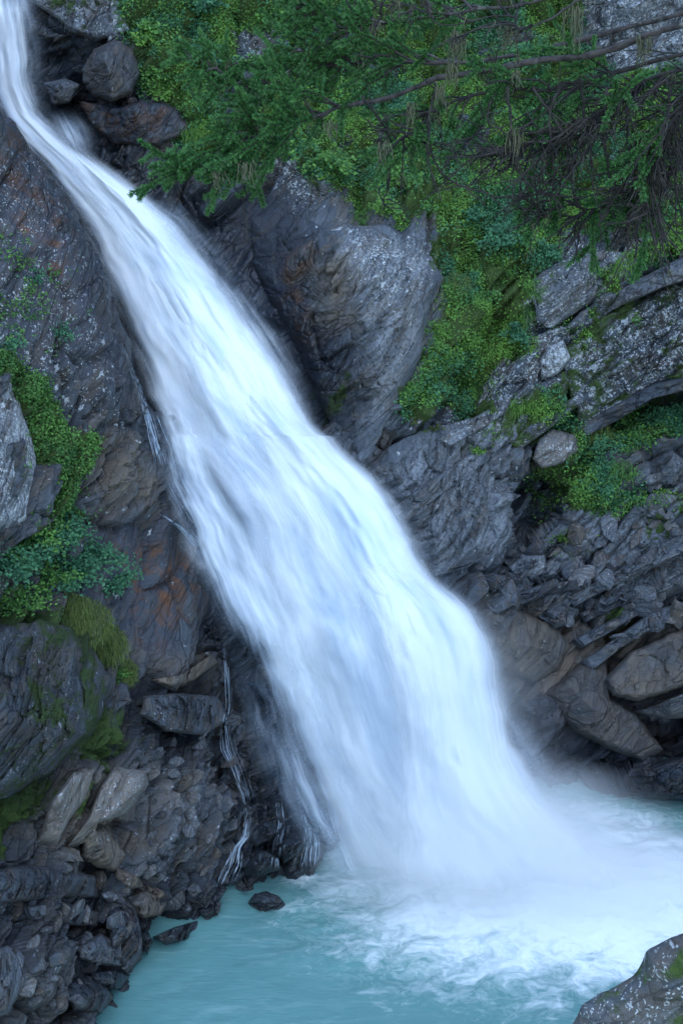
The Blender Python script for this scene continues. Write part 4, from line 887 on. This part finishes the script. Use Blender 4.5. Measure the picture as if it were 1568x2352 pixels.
TRICK = trickle_material()
trickle('thin veil of water splashing over the ledge beside the fall', [(385,1090),(410,1140),(440,1195),(485,1250),(530,1300),(570,1370)], [26,36,44,44,44,50], 30, 50, 0.006)
trickle('short trickle from the left lip into the veil', [(370,1180),(420,1215),(470,1270),(520,1310)], [8,10,14,20], 18, 51, 0.010)
trickle('thin trickle hugging the rock at the upper edge of the fall', [(280,790),(305,845),(325,890),(340,950),(352,1000),(370,1070)], [8,10,12,14,18,24], 26, 52)
trickle('slender side trickle down the dark lower rocks', [(512,1460),(522,1540),(526,1620),(516,1670),(522,1720),(545,1775),(563,1830),(570,1890)], [7,8,9,10,12,12,12,12], 16, 53, 0.009)
trickle('trickle falling over boulders into the pool', [(572,1870),(565,1920),(545,1945),(535,1985),(515,2030)], [8,9,13,20,22], 34, 54, 0.012)
trickle('white trickle between the two wet boulders', [(640,1830),(648,1890),(638,1930),(632,1995)], [10,10,13,14], 20, 55, 0.011)
trickle('white trickle right of the split wet boulder', [(690,1850),(712,1900),(715,1940),(705,1990)], [16,18,20,24], 30, 56, 0.012)

# ------------------------------------------------------------------ the conifer leaning in from the right bank
def spline(pts, n):
    p = np.asarray(pts, float); p = np.concatenate([[2 * p[0] - p[1]], p, [2 * p[-1] - p[-2]]]); out = []
    m = len(p) - 3
    for s in np.linspace(0, m - 1e-6, n):
        k = int(s); t = s - k; a, b, c, d = p[k:k + 4]
        out.append(0.5 * (2 * b + (c - a) * t + (2 * a - 5 * b + 4 * c - d) * t * t + (3 * b - a - 3 * c + d) * t ** 3))
    return np.array(out)
TX, TY = 5.3, 13.6
def conifer():
    base = (TX, TY, 6.8)
    root = empty('conifer_tree', base); tag(root, 'old conifer leaning in from the right, its lower boughs half dead and hung with lichen', 'tree')
    O = np.array(base)
    zt = np.linspace(0, 19, 24); tr = np.stack([0.12 * np.sin(zt * 0.4), 0.1 * np.cos(zt * 0.3), zt], -1)
    V, F = tubes([tr], [np.linspace(0.34, 0.10, 24)], 14); mesh('trunk', V, F, BARK, root)
    def on_trunk(v): return at(2105, v, TY)
    rg = np.random.default_rng(900)
    def needles(P0, P1, per_m, ln, acc, w=0.0042):
        d = P1 - P0; L = np.linalg.norm(d); n = max(4, int(L * per_m)); d = d / L
        t = rg.uniform(0, 1, n)[:, None]; c = P0 + (P1 - P0) * t
        q = unit(np.cross(rg.normal(size=(n, 3)), d)); q = unit(q + np.array([0, 0, 0.35]))
        dir_ = unit(d * rg.uniform(0.5, 1.1, (n, 1)) + q); l = ln * rg.uniform(0.7, 1.15, (n, 1)) * (1 - 0.35 * t)
        s = unit(np.cross(dir_, rg.normal(size=(n, 3)))) * w
        acc.append(np.stack([c - s * 0.6, c + s * 0.6, c + dir_ * l * 0.6 + s, c + dir_ * l, c + dir_ * l * 0.6 - s], 1).reshape(-1, 3))
    def lichen_tuft(p, length, width, n, acc):
        for k in range(n):
            q = p + rg.normal(size=3) * np.array([width, width * 0.6, 0.02]); m = 7; s = np.linspace(0, 1, m)[:, None]
            acc.append(q + np.array([0, 0, -1.0]) * length * rg.uniform(0.3, 1.1) * s + np.cumsum(rg.normal(size=(m, 3)), 0) * 0.010)
    def bough(label, pts, r0, r1, twigs, leafy, lift, tlen, bare=0.0, lich=0.0, dens=900, nl=0.058, sub=3, droop=0.25):
        P = np.array([on_trunk(p[1]) if p[0] == 'T' else at(*p) for p in pts]); n = 60; C = spline(P, n)
        C += np.stack([fbm(np.stack([np.linspace(0, 9, n), np.full(n, c * 9.1 + r0 * 100), np.zeros(n)], -1), 3, 910 + c) for c in range(3)], -1) * 0.22 * np.linspace(0.3, 1, n)[:, None]
        rad = 0.55 * np.linspace(r0, r1, n) * (1 + 0.15 * rg.normal(size=n)); T = unit(np.gradient(C, axis=0))
        lines, rads, nd, li = [C], [rad], [], []
        for k in range(twigs):
            s = rg.uniform(leafy[0], leafy[1]); i = int(s * (n - 1)); t0 = T[i]; sd = unit(np.cross(t0, [0, 0, 1.0])) * rg.choice([-1, 1]) * rg.uniform(0.1, 0.8)
            d = unit(t0 * rg.uniform(0.5, 1.0) + sd + np.array([0, 0, 1]) * rg.normal(lift, 0.5)); L = tlen * rg.uniform(0.5, 1.15) * (1.15 - 0.55 * max(0, (s - leafy[0]) / (leafy[1] - leafy[0] + 1e-6)))
            q = np.linspace(0, 1, 9)[:, None]; W = C[i] + d * L * q + (np.array([0, 0, -droop]) + rg.normal(size=3) * (0.42 if bare > 0.5 else 0.15)) * L * q ** 2 + np.cumsum(rg.normal(size=(9, 3)), 0) * L * 0.014
            lines.append(W); rads.append(np.linspace(0.014, 0.0045, 9)); dead = rg.uniform() < bare
            for j in range(sub):
                a = rg.integers(2, 9); dd = unit((W[min(a, 8)] - W[a - 1]) / 1.0 + 0) ; dd = unit(dd + rg.normal(size=3) * 0.55 + np.array([0, 0, 0.25 * (lift > 0)])); l2 = L * rg.uniform(0.22, 0.5)
                qq = np.linspace(0, 1, 5)[:, None]; X = W[a - 1] + dd * l2 * qq + np.array([0, 0, -0.15]) * l2 * qq ** 2 + np.cumsum(rg.normal(size=(5, 3)), 0) * l2 * 0.03
                lines.append(X); rads.append(np.linspace(0.008, 0.0035, 5))
                if not dead:
                    for m in range(1, 5): needles(X[m - 1], X[m], dens, nl, nd)
                elif rg.uniform() < lich * 0.3: lichen_tuft(X[2], 0.13, 0.02, 4, li)
            if not dead:
                for m in range(3, 9): needles(W[m - 1], W[m], dens, nl, nd)
            if rg.uniform() < lich * 0.5: lichen_tuft(W[rg.integers(1, 7)], 0.16, 0.025, 6, li)
        V, F = tubes([l - O for l in lines], rads, 5); b = mesh('branch', V, F, BARK if bare < 0.5 else TWIG, root)
        if nd:
            A = np.concatenate(nd) - O; m = len(A) // 5; i = np.arange(m) * 5
            mesh('foliage', A, np.stack([i, i + 1, i + 2, i + 3, i + 4], -1), NEEDLE, b, smooth=False, attrs={'rnd': np.repeat(np.clip(rg.normal(0.5, 0.28, m), 0, 1), 5)})
        if li:
            V, F = tubes([l - O for l in li], [np.linspace(0.006, 0.002, len(l)) for l in li], 3); mesh('lichen', V, F, LICHENM, b, attrs={'rnd': np.clip(rg.normal(0.5, 0.3, len(V)), 0, 1)})['kind'] = 'stuff'
        return C, b
    bough('main', [('T',-60),(1568,65,14.0),(1400,112,14.2),(1200,150,14.3),(1000,195,14.4),(880,225,14.5),(780,250,14.5),(700,278,14.5),(610,318,14.5),(545,362,14.5),(480,380,14.5),(420,392,14.5)], .075, .010, 62, (0.55, 1.0), 0.45, 0.72, lich=0.08)
    bough('mid', [('T',-160),(1568,30,14.4),(1300,100,14.6),(1100,150,14.8),(950,150,14.9),(800,150,15.0),(700,170,15.0),(600,190,15.0),(500,170,15.0),(450,120,15.0)], .06, .010, 58, (0.4, 1.0), 0.2, 0.75, lich=0.12, bare=0.15)
    bough('high', [('T',-260),(1500,-60,14.6),(1300,-20,14.8),(1100,30,15.0),(950,60,15.1),(820,60,15.2),(720,30,15.2),(640,-10,15.2)], .05, .010, 44, (0.42, 1.0), 0.05, 0.75, lich=0.3, bare=0.25)
    bough('between', [('T',0),(1568,120,14.2),(1350,180,14.3),(1200,215,14.3),(1080,240,14.3),(980,275,14.3),(900,310,14.3),(850,330,14.3)], .05, .008, 60, (0.2, 1.0), 0.0, 0.6, lich=0.25, bare=0.6)
    bough('hanging', [('T',60),(1700,150,13.9),(1568,260,13.9),(1510,340,13.9),(1470,430,13.9),(1440,520,13.9)], .055, .010, 85, (0.15, 1.0), -0.15, 0.75, bare=0.88, lich=0.15, sub=6)
    bough('dead', [('T',20),(1568,150,14.1),(1420,230,14.1),(1300,290,14.1),(1200,330,14.1),(1120,345,14.1)], .04, .008, 85, (0.2, 1.0), -0.2, 0.70, bare=0.92, lich=0.10, sub=6, droop=0.1)
    bough('dead', [('T',120),(1650,330,14.3),(1500,420,14.3),(1400,470,14.3),(1300,490,14.3),(1230,470,14.3)], .03, .006, 80, (0.1, 1.0), -0.1, 0.62, bare=0.86, lich=0.1, sub=6)
    bough('bare', [('T',-220),(1400,-30,13.7),(1330,10,13.7),(1240,48,13.7),(1120,55,13.7),(1000,45,13.7),(900,15,13.7),(860,-20,13.7)], .028, .006, 20, (0.4, 1.0), -0.05, 0.5, bare=1.0, lich=0.5)
    # long bare twigs that hang in loops
    loops = [[(1000,190,14.2),(985,290,14.1),(1010,380,14.1),(1080,425,14.1),(1180,445,14.1),(1300,440,14.1)], [(1165,200,14.0),(1172,300,14.0),(1180,380,14.0),(1230,430,14.0),(1330,445,14.0),(1420,400,14.0)],
             [(1290,190,14.0),(1268,290,14.0),(1275,400,14.0),(1262,470,14.0)], [(1390,200,13.9),(1385,320,13.9),(1395,450,13.9),(1370,520,13.9)], [(1130,230,14.1),(1090,320,14.1),(1000,350,14.1)],
             [(1568,330,14.0),(1480,400,14.0),(1400,430,14.0),(1250,420,14.0),(1160,370,14.0)], [(1540,200,13.9),(1530,320,13.9),(1545,470,13.9),(1500,560,13.9)], [(1220,200,14.0),(1300,330,14.0),(1290,420,14.0),(1200,410,14.0)],
             [(1330,180,14.1),(1340,280,14.1),(1310,380,14.1),(1230,395,14.1)], [(1450,170,14.0),(1440,300,14.0),(1460,400,14.0),(1430,470,14.0)], [(640,300,14.5),(560,320,14.5),(555,420,14.5),(560,560,14.5)], [(830,220,14.4),(900,330,14.4),(890,420,14.4),(880,480,14.4)]]
    for L in loops:
        lines, rads = [], []
        C = spline(np.array([at(*p) for p in L]), 40) + np.cumsum(rg.normal(size=(40, 3)), 0) * 0.006
        lines.append(C); rads.append(np.linspace(0.015, 0.006, 40))
        for k in range(18):
            i = rg.integers(4, 39); d = unit(C[i] - C[i - 1] + rg.normal(size=3) * 0.9); l = rg.uniform(0.1, 0.40); q = np.linspace(0, 1, 6)[:, None]
            lines.append(C[i] + d * l * q + np.array([0, 0, 0.2]) * l * q ** 2 * rg.normal() + np.cumsum(rg.normal(size=(6, 3)), 0) * 0.008); rads.append(np.linspace(0.008, 0.0035, 6))
        V, F = tubes([l - O for l in lines], rads, 5); mesh('twig', V, F, TWIG, root)
    for u, v, ln, w, m in ((1050,78,.42,.05,60),(1040,150,.25,.04,30),(1185,165,.20,.025,16),(1010,200,.28,.03,20),(1165,60,.3,.03,22),(1180,300,.4,.05,40),(1480,90,.35,.05,34),(1320,20,.5,.06,40),(940,240,.3,.03,16),(880,330,.3,.03,16),(760,285,.2,.05,14),(560,375,.25,.05,24),(500,395,.2,.05,18)):
        li = []; lichen_tuft(at(u, v, 14.0), ln * 0.75, w * 0.8, m // 2 + 6, li)
        V, F = tubes([l - O for l in li], [np.linspace(0.008, 0.003, len(l)) for l in li], 3); mesh('lichen_tuft', V, F, LICHENM, root, attrs={'rnd': np.clip(rg.normal(0.6, 0.3, len(V)), 0, 1)})
conifer()
